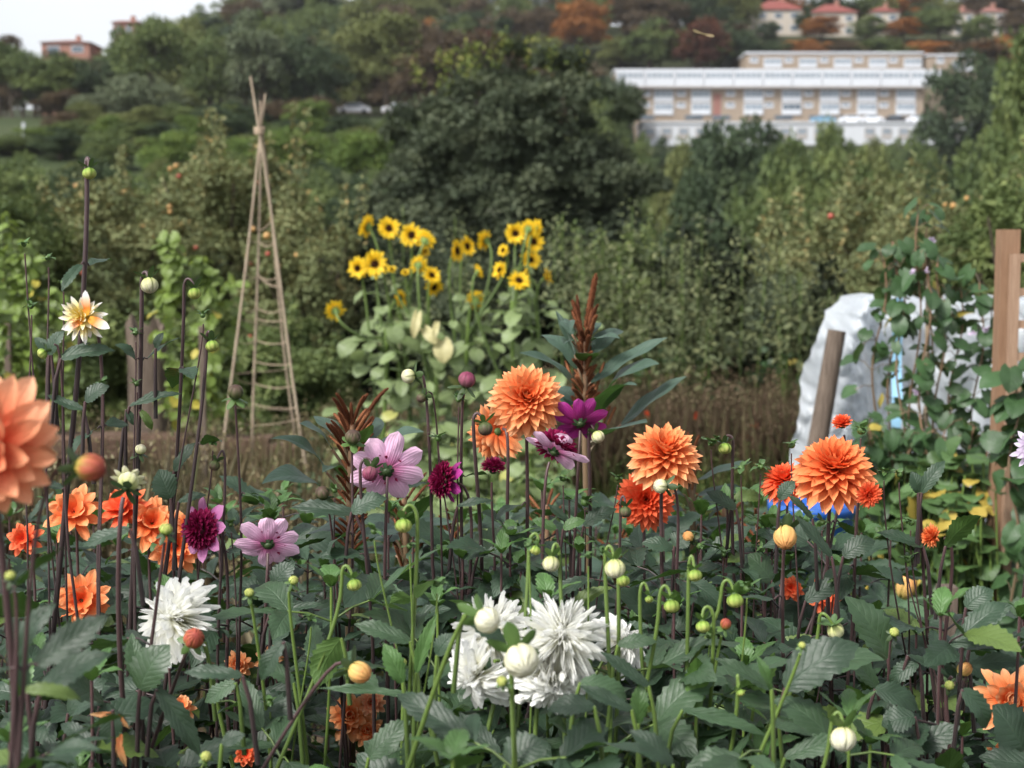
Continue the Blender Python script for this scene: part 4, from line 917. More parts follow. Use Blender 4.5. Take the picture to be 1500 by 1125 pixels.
plank(X(-60, Yb), X(388, Yb), Yb + .05, Z(708, Yb), Z(677, Yb), .2, 'brown timber forming the middle course of the raised bed', 3)
plank(X(-60, Yb), X(388, Yb), Yb + .02, Z(745, Yb), Z(713, Yb), .2, 'brown timber forming the bottom of the raised bed', 4)
plank(X(392, 7.4), X(432, 7.4), 7.4, -.1, Z(652, 7.4), .12, 'upright brown block at the corner of the raised bed', 5, 'corner_post')
# brick edging low behind the dahlias
for i, (px, py, w_, hh, Y_) in enumerate(((370, 855, 60, 26, 3.9), (435, 858, 58, 26, 3.9), (500, 858, 58, 26, 3.9), (400, 885, 60, 26, 3.88), (466, 885, 60, 26, 3.88), (415, 915, 58, 26, 3.9), (350, 885, 30, 26, 3.9), (1405, 900, 60, 30, 3.3), (1470, 905, 60, 30, 3.3), (1432, 935, 60, 30, 3.28))):
    a_ = P(px, py, Y_); ww = w_ / FPX * Y_; h2 = hh / FPX * Y_; mb = MB(); mb.box((a_[0] - ww / 2, Y_, a_[2] - h2), (a_[0] + ww / 2, Y_ + .11, a_[2]))
# plastic tunnel
def plastic_mat():
    m, nt, _, _ = newmat('plastic_sheet'); nz = noise(nt, 5, 6, .65); n2 = noise(nt, 2.2, 3)
    b = N(nt, 'ShaderNodeBsdfPrincipled'); b.inputs['Base Color'].default_value = (.62, .66, .70, 1); b.inputs['Roughness'].default_value = .2; b.inputs['Specular IOR Level'].default_value = .7
    bp = N(nt, 'ShaderNodeBump'); bp.inputs['Strength'].default_value = .9; bp.inputs['Distance'].default_value = .03; nt.links.new(nz, bp.inputs['Height']); nt.links.new(bp.outputs[0], b.inputs['Normal'])
    t = N(nt, 'ShaderNodeBsdfTranslucent'); t.inputs[0].default_value = (.75, .80, .85, 1)
    tr = N(nt, 'ShaderNodeBsdfTransparent'); tr.inputs[0].default_value = (.9, .93, .96, 1)
    m1 = N(nt, 'ShaderNodeMixShader'); m1.inputs[0].default_value = .4; nt.links.new(b.outputs[0], m1.inputs[1]); nt.links.new(t.outputs[0], m1.inputs[2])
    m2 = N(nt, 'ShaderNodeMixShader'); nt.links.new(ramp(nt, n2, [(.35, (.08,) * 3), (.7, (.34,) * 3)]), m2.inputs[0]); nt.links.new(m1.outputs[0], m2.inputs[1]); nt.links.new(tr.outputs[0], m2.inputs[2])
    o = N(nt, 'ShaderNodeOutputMaterial'); nt.links.new(m2.outputs[0], o.inputs[0]); return m
M['plastic'] = plastic_mat(); M['blue'] = plain('blue_tape', (.30, .55, .75), .4, .4, .15, 20); M['bluetub'] = plain('blue_plastic', (.015, .09, .36), .35, .5, .15, 8, .05)
M['sheetwhite'] = M['plastic']
Yt = 6.0
tb = P(1280, 640, Yt); root = thing('plastic_tunnel', 'low garden tunnel covered in wrinkled clear plastic sheet', 'garden tunnel', (tb[0], Yt, 0))
# end arch profile (photo px) front face at Yt, going back along the right
def prof_out(n=90):
    key = [(1158, 660), (1166, 600), (1178, 540), (1190, 490), (1206, 455), (1232, 434), (1256, 428)]
    k2 = np.array([P(a, b, Yt) for a, b in key]); t = np.linspace(0, len(key) - 1, n)
    return np.stack([np.interp(t, range(len(key)), k2[:, i]) for i in range(3)], 1)
pf = prof_out(); low = pf[0].copy(); ext = [low + (low - pf[3]) * s for s in (2.2, 1.1)]; ext[0][2] = max(ext[0][2], -.05); pf = np.vstack([ext, pf])
r = np.random.default_rng(12); nr = len(pf); xr = X(1282, Yt); nc = 90; V_ = []
for i, p in enumerate(pf):            # wrinkled end sheet
    for j in range(nc + 1):
        s = j / nc; x = p[0] + (xr - p[0]) * s
        wv = .07 * abs(math.sin(9 * x + 3 * p[2] + .8 * math.sin(5 * p[2]))) + .055 * abs(math.sin(8 * p[2] + 17 * x + math.sin(7 * x))) + .045 * abs(math.sin(25 * x - 15 * p[2] + math.sin(11 * x))) + .03 * abs(math.sin(39 * p[2] + 13 * x)) + .016 * abs(math.sin(71 * x + 33 * p[2]))
        V_.append((x, Yt - .16 * math.sin(PI * min(1, s * 1.2)) - wv - .25 * max(0, .35 - s) * -1.0, p[2] + (-.02 * s if i == nr - 1 else 0)))
mb = MB(); mb.add(V_, gf(nr - 1, nc)); part('end_sheet', mb, M['plastic'], root)
V_ = []; nc2 = 150; xe = X(1650, Yt)
for i in range(48):                   # long side sheet towards the right, with rounded shoulder
    s = i / 47
    for j in range(nc2 + 1):
        x = xr + (xe - xr) * j / nc2
        zt_ = Z(442 + 6 * math.sin(j * .5), Yt)
        if s < .3: a_ = (s / .3) * PI / 2; yy = Yt + .45 * (1 - math.sin(a_)); z_ = zt_ - .12 + .12 * math.cos(a_)
        else: yy = Yt - .05 * (s - .3); z_ = (zt_ - .12) * (1 - (s - .3) / .7 * .98)
        wv = .04 * abs(math.sin(7 * x + 3 * z_)) + .04 * abs(math.sin(15 * x - 9 * z_ + math.sin(6 * x))) + .02 * abs(math.sin(41 * x + 27 * z_)) + .012 * math.sin(31 * z_ + 6 * x)
        V_.append((x, yy - wv, z_))
mb = MB(); mb.add(V_, gf(47, nc2)); part('side_sheet', mb, M['plastic'], root)
mb = MB(); V_ = []
for i in range(30):
    z_ = Z(432, Yt) * (1 - i / 29 * .98); wv = .02 * math.sin(9 * xr + 3 * z_)
    for dx in (-.018, .022): V_.append((xr + dx + .01 * math.sin(z_ * 8), Yt - .33 + .0 + .03 * math.sin(z_ * 14), z_))
mb.add(V_, gf(29, 1)); part('blue_tape', mb, M['blue'], root)
mb = MB(); A = P(1226, 484, Yt - .42); B = P(1196, 660, Yt - .42); e = B + (B - A) * (B[2] / (A[2] - B[2])); mb.tube([A, (A + B) / 2, B, e], (.034, .04), 10); part('support_pole', mb, M['oldwood'], root)
mb = MB(); A = P(1290, 448, Yt + .2)
for px in (1290, 1420, 1560): xx = X(px, Yt); a_ = np.linspace(0, PI, 17); mb.tube(np.stack([np.full(17, xx), Yt + .5 - .45 * np.cos(a_), 1.12 * np.sin(a_) ** .6 + .0], 1), (.012, .012), 7)
part('hoop', mb, M['oldwood'], root)
# trellis
Yr = 4.4; xp0, xp1 = X(1464, Yr), X(1488, Yr); root = thing('trellis', 'new timber trellis panel with square lattice on a square post', 'trellis', ((xp0 + xp1) / 2, Yr, 0))
mb = MB(); mb.box((xp0, Yr, -.1), (xp0 + .055, Yr + .055, Z(336, Yr))); part('post', mb, M['newwood'], root, smooth=False)
M['palewood'] = wood_mat('trellis_lattice_wood', (0.26, 0.16, 0.105), (0.42, 0.29, 0.20), 14, 1.2, 0.4)
lx = X(1475, Yr) ; Yl = Yr - .035
mb = MB(); mb.box((lx + .0, Yl, Z(900, Yl)), (lx + .024, Yl + .03, Z(372, Yl))); part('stile', mb, M['palewood'], root, smooth=False)
mb = MB(); mb.box((lx + .025, Yl, Z(384, Yl)), (lx + .95, Yl + .03, Z(372, Yl))); part('top_rail', mb, M['palewood'], root, smooth=False)
for k_ in range(10):
    py = 428 + k_ * 47.5; mb = MB(); mb.box((lx + .025, Yl + .004, Z(py + 6, Yl)), (lx + .95, Yl + .02, Z(py - 6, Yl))); part('slat', mb, M['palewood'], root, smooth=False)
for k_ in range(8):
    x = lx + .14 + k_ * .105; mb = MB(); mb.box((x, Yl + .022, Z(900, Yl)), (x + .02, Yl + .036, Z(385, Yl))); part('slat', mb, M['palewood'], root, smooth=False)
# blue tub behind the right orange dahlias
Yq = 4.2; a0 = P(1190, 735, Yq); V_ = []; rr0 = 62 / FPX * Yq; zr = a0[2]
mb = MB()
for (rs, z_) in ((.80, 0.0), (.86, zr * .4), (.98, zr * .96), (1.06, zr * .965), (1.06, zr), (.96, zr), (.84, zr * .4), (.78, .03)):
    for k_ in range(28): a_ = 2 * PI * k_ / 28; V_.append((a0[0] + rr0 * rs * math.cos(a_), Yq + rr0 * rs * math.sin(a_), z_))
mb.add(V_, [(i * 28 + k_, i * 28 + (k_ + 1) % 28, (i + 1) * 28 + (k_ + 1) % 28, (i + 1) * 28 + k_) for i in range(7) for k_ in range(28)])
solo('tub', mb, M['bluetub'], 'blue plastic tub half hidden behind the right orange dahlias', 'tub', base=(a0[0], Yq, 0))
# bean plants on poles (left) : columns of bright leaves
def climber(px, Y, toppy, botpy, wpx, n, leafsz, mat, name, label, group, seed, pole=None, T=LTH, lean=0., stem='stem_green', flowers=None):
    x = X(px, Y); r = np.random.default_rng(seed); random.seed(seed); root = thing(name, label, 'climbing plant', (x, Y, 0), group)
    zt = Z(toppy, Y); zb = max(0.05, Z(botpy, Y)); wd = wpx / 2 / FPX * Y; t = MB(); k = MB()
    nst = max(2, int(wpx / 28)); stems = []
    for i in range(nst):
        dx = (i / (nst - 1) - .5) * 1.5 * wd; pts = bez((x + dx * .5, Y, 0), (x + dx * .8, Y + r.uniform(-.1, .1), zt * .35), (x + dx, Y, zt * .7), (x + dx * .7 + lean, Y + r.uniform(-.1, .1), zt * r.uniform(.86, 1.0)), 26)
        pts[:, 0] += .015 * np.sin(np.linspace(0, 16, 26) + i); t.tube(pts, (.006, .0025), 5); stems.append(pts)
    part('stem', t, M[stem], root)
    for i in range(n):
        st = stems[r.integers(len(stems))]; c_ = st[r.integers(4, 26)]
        if c_[2] < zb: continue
        a_ = r.uniform(0, 2 * PI); out = np.array([math.cos(a_), math.sin(a_), 0]); ln = r.uniform(.02, .6) * wd * (1.25 - .7 * c_[2] / zt); b_ = c_ + out * ln + [0, 0, r.uniform(-.02, .05)]
        k.tube([c_, (c_ + b_) / 2 + [0, 0, .01], b_], (.0018, .0012), 4, m=1)
        put(k, T[r.integers(len(T))], b_, out * .6 + [0, 0, r.uniform(-1.1, -.1)] + r.normal(size=3) * .3, np.array([0, -.5, .8]) + out * .4 + r.normal(size=3) * .3, leafsz * r.uniform(.6, 1.2))
    part('foliage', k, [M[mat], M[stem]], root)
    if flowers:
        f = MB()
        for i in range(flowers[0]):
            st = stems[r.integers(len(stems))]; c_ = st[r.integers(8, 26)] + r.normal(size=3) * wd * .35 + [0, -.06, 0]
            cards(f, np.repeat([c_], 5, 0), rdir(r, 5), rdir(r, 5), .018, .016, r.uniform(0, 1, 5))
        part('blossom', f, M[flowers[1]], root)
    if pole:
        mb = MB(); mb.tube([(x + .02, Y + .03, -.1), (x + .03, Y + .03, pole * .5), (x + .02 + lean * .5, Y + .03, pole)], (.009, .007), 6); part('support_cane', mb, M[ 'cane'], root)
climber(12, 7.6, 325, 620, 95, 357, .066, 'leaf_bean', 'bean_plant', 'bright green climbing beans at the left edge', 'climbing beans on the left', 501)
climber(62, 7.7, 375, 620, 75, 255, .066, 'leaf_bean', 'bean_plant', 'bright green climbing beans behind the yellow and white dahlia', 'climbing beans on the left', 502)
climber(275, 7.6, 335, 620, 78, 391, .066, 'leaf_bean', 'bean_plant', 'bright green climbing beans behind the thick weathered post', 'climbing beans on the left', 503, pole=1.2)
climber(320, 7.8, 400, 620, 60, 187, .066, 'leaf_bean', 'bean_plant', 'bright green climbing beans right of the thick weathered post', 'climbing beans on the left', 504)
climber(-30, 6.9, 380, 620, 70, 187, .066, 'leaf_bean', 'bean_plant', 'bean plant cut by the left edge', 'climbing beans on the left', 505)
# vines in front of the tunnel
climber(1324, 4.9, 312, 760, 115, 144, .062, 'leaf_vine', 'climbing_vine', 'dark leafy vine climbing in front of the blue tape of the tunnel', 'vines before the tunnel', 511, stem='stem_brown', flowers=(4, 'lilac'))
climber(1352, 4.8, 295, 760, 90, 132, .062, 'leaf_vine', 'climbing_vine', 'tallest leafy vine on a brown cane before the tunnel', 'vines before the tunnel', 512, pole=1.45, stem='stem_brown', flowers=(4, 'lilac'))
climber(1430, 4.9, 385, 760, 105, 137, .062, 'leaf_vine', 'climbing_vine', 'leafy vine beside the trellis post', 'vines before the tunnel', 513, stem='stem_brown', flowers=(5, 'lilac'))
climber(1395, 4.7, 600, 900, 190, 330, .06, 'leaf_vine', 'climbing_vine', 'low tangle of vine leaves at the foot of the tunnel', 'vines before the tunnel', 514, stem='stem_brown')
climber(1300, 4.7, 620, 900, 120, 200, .06, 'leaf_vine', 'climbing_vine', 'low vine leaves left of the tangle at the tunnel foot', 'vines before the tunnel', 515, stem='stem_brown')
climber(1510, 4.2, 470, 900, 60, 90, .085, 'leaf_vine', 'climbing_vine', 'vine leaves growing through the trellis lattice', 'vines before the tunnel', 516, stem='stem_brown')
# nasturtium-like yellowing mound and big squash leaves at right
def mound(name, label, cat, px0, px1, Y0, Y1, ztop, n, size, mat, seed, T=LTH, flowers=0):
    r = np.random.default_rng(seed); random.seed(seed); xm = X((px0 + px1) / 2, (Y0 + Y1) / 2); root = thing(name, label, cat, (xm, (Y0 + Y1) / 2, 0)); k = MB()
    for i in range(n):
        yy = r.uniform(Y0, Y1); xx = X(r.uniform(px0, px1), yy); z_ = ztop * (r.uniform(.25, 1) ** .5) * (.75 + .25 * math.sin(xx * 6 + yy * 4)); b_ = np.array([xx, yy, z_]); d = r.normal(size=3) * [1, 1, .3]
        k.tube(bez((xx - d[0] * .05, yy, 0), (xx - d[0] * .05, yy, z_ * .5), b_ - [0, 0, .03], b_, 6), (.004, .003), 4, m=1)
        put(k, T[r.integers(len(T))], b_, d + [0, -.4, -.15], r.normal(size=3) * .35 + [0, -.35, 1], size * r.uniform(.6, 1.25), wsc=1.15)
    part('foliage', k, [M[mat], M['stem_green']], root)
    return root
mound('nasturtium', 'mound of small green and yellow leaves before the tunnel', 'plant', 1290, 1470, 4.3, 4.7, .82, 260, .075, 'leaf_nast', 601)
mound('bramble', 'low bramble tangle at the foot of the hedge', 'plant', 830, 1180, 9.5, 10.3, .80, 420, .075, 'leaf_vine', 607)
mound('squash_plant', 'large soft squash leaves behind the right dahlias', 'plant', 1230, 1560, 3.6, 4.3, .50, 120, .21, 'leaf_squash', 602)
mound('squash_plant', 'squash leaves low in the middle behind the amaranth', 'plant', 930, 1180, 3.9, 4.5, .42, 70, .16, 'leaf_squash', 603)
mound('leafy_border', 'pale green leaves under the sunflowers', 'plant', 520, 830, 6.2, 7.4, .62, 420, .085, 'leaf_sun', 604)
mound('leafy_border', 'low leaves between the wigwam and the sunflowers', 'plant', 430, 560, 6.6, 8, .5, 160, .09, 'leaf_vine', 606)
mound('leafy_border', 'low dark leaves behind the two stacked orange dahlias', 'plant', 820, 1180, 5.2, 6.6, .40, 260, .11, 'leaf_squash', 605)
mb = bud_mesh(P(1328, 858, 3.9), (.2, -.3, 1), .026, 5, 8, 1.5); root = thing('squash_flower', 'pale orange closed squash flower among the big leaves', 'flower', (X(1328, 3.9), 3.9, 0)); part('petals', mb, M['bud_amber'], root)
t = MB(); p = P(1328, 866, 3.9); t.tube([(p[0], 3.9, 0), p], (.006, .004), 6); part('stem', t, M['stem_green'], root)
# ================================================================== SUNFLOWERS
def sun_head(root, c, axis, R, seed, disc=.36, back=False):
    a = nrm(axis); mb = MB(); q = random.Random(seed)
    ring(mb, c, a, 13, R, R * .36, 82, -.1, .3, 3.2, .7, 0, 0, seed, rad=.25, nt=5, ns=2, var=.14)
    ring(mb, c, a, 12, R * .95, R * .36, 72, .1, .3, 3.2, .7, .004, .24, seed + 20, rad=.22, nt=5, ns=2, var=.16)
    f = part('flower_head', mb, M['sunray'], root)
    d = MB(); s1 = sphere(c + a * .004, R * disc, 14, 8, axis=a, sc=(1, .42, 1)); d.merge(s1)
    r_ = np.random.default_rng(seed); n = 260; th = np.arccos(1 - r_.uniform(0, 1, n)); ph = r_.uniform(0, 6.28, n)
    x = nrm(np.cross(a, (0.3, .2, .9))); y = np.cross(a, x)
    dirs = np.cos(th)[:, None] * a * .5 + np.sin(th)[:, None] * (np.cos(ph)[:, None] * x + np.sin(ph)[:, None] * y)
    cards(d, c + dirs * R * disc * .96, dirs + a * .8, rdir(r_, n), .008, .004, r_.uniform(0, 1, n))
    part('disc', d, M['sundisc'], f)
    b = calyx_mesh(c - a * .006, a, R * .42, 9, seed=seed, spread=70); part('bracts', b, M['sunback'], f)
def sunflower(px, Y, lab, heads, seed, nleaf=50, lsz=.095):
    x = X(px, Y); root = thing('sunflower_plant', lab, 'sunflower', (x, Y, 0), 'sunflowers'); random.seed(seed); q = random.Random(seed); st = MB(); fo = MB()
    top = max(Z(h[1], Y) for h in heads)
    main = bez((x, Y, 0), (x + q.uniform(-.05, .05), Y, top * .3), (x + q.uniform(-.05, .05), Y, top * .55), (x + q.uniform(-.03, .03), Y, top * .78), 16); st.tube(main, (.014, .009), 8)
    for i, (hx, hy, R, ax) in enumerate(heads):
        c = P(hx, hy, Y + q.uniform(-.12, .12)); a = nrm(ax); o = main[q.randint(6, 14)]
        while o[2] > c[2] - .12 and o[2] > .3: o = main[max(0, np.argmin(abs(main[:, 2] - o[2])) - 2)]
        path = bez(o, o + (c - o) * [.4, .4, .25] + [0, 0, .05], c - a * .1 - [0, 0, .07], c - a * .008, 16); st.tube(path, (.008, .0045), 7)
        sun_head(root, c, a, R * .86 / FPX * Y, seed * 50 + i)
        for k_ in (4, 8):
            p = path[k_]; an = q.uniform(0, 6.28); out = np.array([math.cos(an), math.sin(an) * .8, -.15]); b_ = p + out * .06
            fo.tube([p, p + out * .03 + [0, 0, .01], b_], (.003, .002), 4, m=1); put(fo, q.choice(LTH), b_, out + [0, 0, q.uniform(-.7, .1)], [0, -.5, .9], lsz * q.uniform(.45, .8))
    for i in range(nleaf):
        p = main[q.randint(2, 15)] + [q.uniform(-.12, .12), q.uniform(-.12, .12), 0]; an = q.uniform(0, 6.28); out = np.array([math.cos(an), math.sin(an) * .8, .1]); b_ = p + out * q.uniform(.05, .16)
        fo.tube([p, p + out * .04 + [0, 0, .02], b_], (.004, .003), 4, m=1); put(fo, q.choice(LTH), b_, out + [0, 0, q.uniform(-1.1, -.1)], np.array([0, -.6, .8]) + out * .3, lsz * q.uniform(.6, 1.15))
    part('stem', st, M['stem_green'], root); part('foliage', fo, [M['leaf_sun'], M['stem_green']], root)
FR = (0.05, -1, .12)
sunflower(560, 7.0, 'sunflower plant with the leftmost lone head low beside the wigwam', [(491, 455, 15, (-.3, .8, .3)), (525, 393, 16, (-.35, -1, .0)), (549, 387, 20, FR), (585, 437, 14, (1, -.5, .1))], 1)
sunflower(590, 7.15, 'sunflower plant carrying the topmost left heads', [(538, 332, 17, (-.9, .4, .3)), (570, 335, 17, (.1, -1, .2)), (603, 345, 17, (0, -1, .1)), (623, 352, 15, (.4, .9, .3)), (621, 366, 12, (1, -.4, 0))], 2, 36)
sunflower(640, 7.0, 'sunflower plant with the centre heads seen from the side and behind', [(613, 388, 14, (.1, .9, .2)), (632, 404, 14, (.5, -.8, .5)), (635, 420, 14, (.6, -.8, -.4)), (574, 395, 7, (0, -.6, .8)), (594, 400, 7, (0, -.6, .8))], 3, 46)
sunflower(690, 7.1, 'sunflower plant with a pair of heads turned half right', [(668, 368, 17, (.9, -.6, .1)), (683, 361, 15, (.7, -.8, .2)), (711, 352, 16, (-.9, .5, .2)), (696, 440, 15, (-.2, .9, .3)), (738, 367, 9, (-.6, -.7, .2))], 4, 46)
sunflower(745, 7.0, 'sunflower plant with the bright front-facing head on the right', [(755, 342, 16, (0, -1, .05)), (774, 335, 13, (.3, .9, .3)), (760, 412, 16, (.2, -.8, .5)), (733, 396, 14, (-.7, -.5, .3)), (700, 398, 11, (.8, .3, .4))], 5, 46)
sunflower(785, 7.15, 'rightmost sunflower plant with small stacked side heads', [(786, 333, 13, (.9, .3, .3)), (781, 354, 16, (.5, -.9, .1)), (777, 381, 15, (.2, -.9, .4)), (800, 405, 14, (1, -.2, .2)), (771, 402, 10, (-.8, -.2, .2))], 6, 36)
def leaf_at(mb, base, tip, w, up=(0, -.35, 1), m=0, T=None, rnd=None, droopT=0):
    base, tip = np.asarray(base), np.asarray(tip); d = tip - base; L = np.linalg.norm(d); T = T or LT[droopT]; put(mb, T, base, d, up, L, m=m, wsc=w / L / .54, rnd=rnd)
# pale withered sunflower leaves
k = MB(); root = thing('withered_leaves', 'pale yellow withered leaves hanging among the sunflower stems', 'leaf', (X(640, 6.9), 6.9, 0))
for a_, b_, w_ in (((612, 460), (606, 496), .03), ((622, 482), (640, 503), .035), ((648, 500), (652, 532), .06), ((640, 474), (636, 498), .02)): leaf_at(k, P(*a_, 6.85), P(*b_, 6.8), w_, (0, -1, .2), T=LTH[0], rnd=.97)
t = MB(); t.tube([(X(640, 6.9), 6.9, 0), P(640, 520, 6.9), P(622, 462, 6.86)], (.007, .004), 6); part('foliage', k, M['leaf_pale_dead'], root); part('stem', t, M['stem_green'], root)
# ================================================================== AMARANTH
def spike(mb, p0, p1, bend, r0, seed):
    r_ = np.random.default_rng(seed); p0, p1 = np.asarray(p0, float), np.asarray(p1, float); L = np.linalg.norm(p1 - p0)
    pts = bez(p0, p0 + (p1 - p0) * .35 + np.array([0, 0, 1]) * bend * L * .4, p0 + (p1 - p0) * .7 + np.array([0, 0, 1]) * bend * L * .5, p1, 14)
    s = np.linspace(0, 1, 14); rad = r0 * (.55 + .6 * s) * (1 - s ** 4) ** .7 * r_.uniform(.88, 1.12, 14) + .0006
    mb.tube(pts, None, 8, rad=rad)
    n = int(L * 8500); t = r_.uniform(0, 1, n); c = np.stack([np.interp(t, s, pts[:, i]) for i in range(3)], 1); rr = np.interp(t, s, rad); d = rdir(r_, n)
    ax = (p1 - p0) / L; d = d - (d @ ax)[:, None] * ax * .7; cards(mb, c + d * rr[:, None] * .85, d + ax * .5, rdir(r_, n), r0 * .62, r0 * .28, r_.uniform(0, 1, n))
def amaranth(px, Y, lab, stem_px, spikes, leaves, seed, r=.008, stem='stem_brown'):
    q = random.Random(seed); random.seed(seed); base = P(px, 1000, Y); base[2] = 0; root = thing('amaranth', lab, 'amaranth', tuple(base), 'amaranth plants')
    pts = [base] + [P(a, b, Y) for a, b in stem_px]; st = MB(); st.tube(np.array(pts), (r, r * .55), 8); part('stem', st, M[stem], root)
    mb = MB()
    for i, (x0, y0, x1, y1, w_, b_) in enumerate(spikes):
        dy = q.uniform(-.05, .03); spike(mb, P(x0, y0, Y), P(x1, y1, Y + dy), b_, w_ * .64 / FPX * Y, seed * 100 + i)
    part('flower_plume', mb, M['rust'], root)
    for i, (x0, y0, x1, y1, w_, dep) in enumerate(leaves):
        k = MB(); A = P(x0, y0, Y); B = P(x1, y1, Y + dep); sx, sy, _ = [(a + (b - a) * .0) for a, b in zip(A, B)]
        near = min(pts, key=lambda p: abs(p[2] - A[2] + .05)); s0 = np.array([np.interp(A[2] - .04, [p[2] for p in pts], [p[0] for p in pts]), Y, A[2] - .04])
        k.tube(bez(s0, s0 + (A - s0) * .5, A - (B - A) * .1, A, 6), (.003, .002), 5, m=1); put(k, LTL[(i * 2) % 3], A, B - A, (0, -.42 if dep <= 0 else -.25, 1), np.linalg.norm(B - A), m=0, wsc=1.3 * w_ / FPX * Y / np.linalg.norm(B - A) / .36); part('leaf', k, [M['leaf_amar'], M[stem]], root)
spk = [(858, 480, 873, 402, 7, .0), (856, 500, 838, 440, 5, .2), (860, 500, 868, 452, 5, .1), (853, 500, 838, 455, 5, .25), (852, 505, 845, 432, 4, .1), (858, 505, 876, 446, 4, .3), (862, 500, 874, 462, 5, .3), (850, 480, 836, 470, 4, .3)]
rq = random.Random(8)
for y in range(486, 612, 6):
    s = (y - 500) / 110
    for sd in (-1, 1): spk.append((856 + sd * 2, y + 12, 856 + sd * (8 + 12 * s + rq.uniform(-3, 6)), y - 10 + rq.uniform(-6, 8), 4.4, .2))
spk += [(868, 590, 885, 530, 3.5, .1), (846, 585, 828, 528, 3.5, .1), (890, 622, 902, 596, 3.5, .1), (884, 620, 894, 595, 3.5, .1)]
amaranth(858, 2.75, 'tall amaranth with rust brown plume and broad leaves behind the large orange dahlia', [(864, 900), (856, 620), (858, 500)], spk,
 [(850, 575, 767, 502, 30, -.06), (866, 560, 977, 494, 38, -.03), (880, 590, 952, 520, 44, -.08), (874, 612, 922, 548, 36, -.15), (910, 622, 1003, 552, 42, -.05), (846, 540, 798, 476, 22, .05), (845, 592, 815, 560, 26, .08), (842, 520, 818, 452, 16, .05),
  (868, 518, 918, 474, 26, .04), (866, 500, 905, 490, 18, -.06), (858, 530, 858, 514, 34, -.10), (838, 490, 826, 464, 14, .03), (866, 490, 880, 468, 14, .05), (880, 640, 934, 618, 60, -.12), (850, 620, 790, 566, 36, .1), (835, 470, 832, 480, 14, -.1), (838, 500, 822, 500, 16, -.1)], 3)
spk = [(520, 640, 568, 569, 4.5, .25)]
for i, y in enumerate(range(600, 800, 8)):
    s = (y - 600) / 200
    for sd in (-1, 1): spk.append((515 + sd * 2, y + 14, 514 + sd * (16 + (8 if y < 660 else 2) + rq.uniform(-6, 9)), y - (24 if y < 680 else 10) + rq.uniform(-6, 10), 3.9 - s, .15))
spk += [(512, 640, 503, 594, 4, .1), (516, 630, 514, 590, 4, .1), (518, 640, 542, 602, 4.5, .1), (522, 650, 548, 612, 4, .1), (500, 650, 478, 620, 4, .1)]
amaranth(512, 2.15, 'amaranth with rust brown plume left of the pink dahlia seen from behind', [(512, 900), (513, 700), (516, 620)], spk,
 [(486, 658, 442, 610, 34, -.04), (498, 640, 465, 605, 26, .06), (478, 692, 405, 622, 22, -.05), (550, 655, 616, 626, 30, -.04), (536, 648, 560, 608, 34, .08), (478, 722, 382, 682, 36, -.08), (505, 700, 470, 678, 22, -.1), (530, 660, 540, 618, 20, -.1), (520, 780, 450, 770, 40, .05), (525, 790, 600, 770, 40, .05)], 4)
def small_amar(px, Y, lab, top, seed, n=10, spread=26):
    q = random.Random(seed); sp_ = []
    for i in range(n): y = top + 20 + i * 9; sd = -1 if i % 2 else 1; sp_.append((px + sd, y + 16, px + sd * (spread * .3 + q.uniform(0, spread)), y - 20 + q.uniform(-8, 12), 3.2, .15))
    sp_.append((px, top + 34, px + q.uniform(-6, 12), top, 3.4, .1))
    lv = [(px + sd * 12, top + 70 + 22 * j, px + sd * (60 + q.uniform(0, 26)), top + 46 + 26 * j + q.uniform(0, 20), 34, q.uniform(-.08, .08)) for j in range(4) for sd in (-1, 1)]
    amaranth(px, Y, lab, [(px + 3, top + 120), (px, top + 25)], sp_, lv, seed)
small_amar(1060, 3.0, 'small rust amaranth right of the double orange dahlias', 712, 11, 16, 34)
small_amar(1012, 2.9, 'small rust amaranth whose brown tuft peeps over the right orange dahlia', 632, 12, 9, 16)
small_amar(905, 3.1, 'short rust amaranth low behind the two stacked orange dahlias', 772, 13, 12, 30)
small_amar(1110, 2.7, 'short rust amaranth left of the blue tub', 745, 14, 12, 26)
small_amar(592, 2.5, 'short rust amaranth among leaves right of the pink dahlia', 700, 15, 12, 26)
small_amar(660, 2.7, 'short rust amaranth below the crimson side-facing dahlia', 745, 16, 10, 24)
small_amar(800, 3.0, 'short rust amaranth hidden below the magenta dahlia', 715, 17, 10, 24)
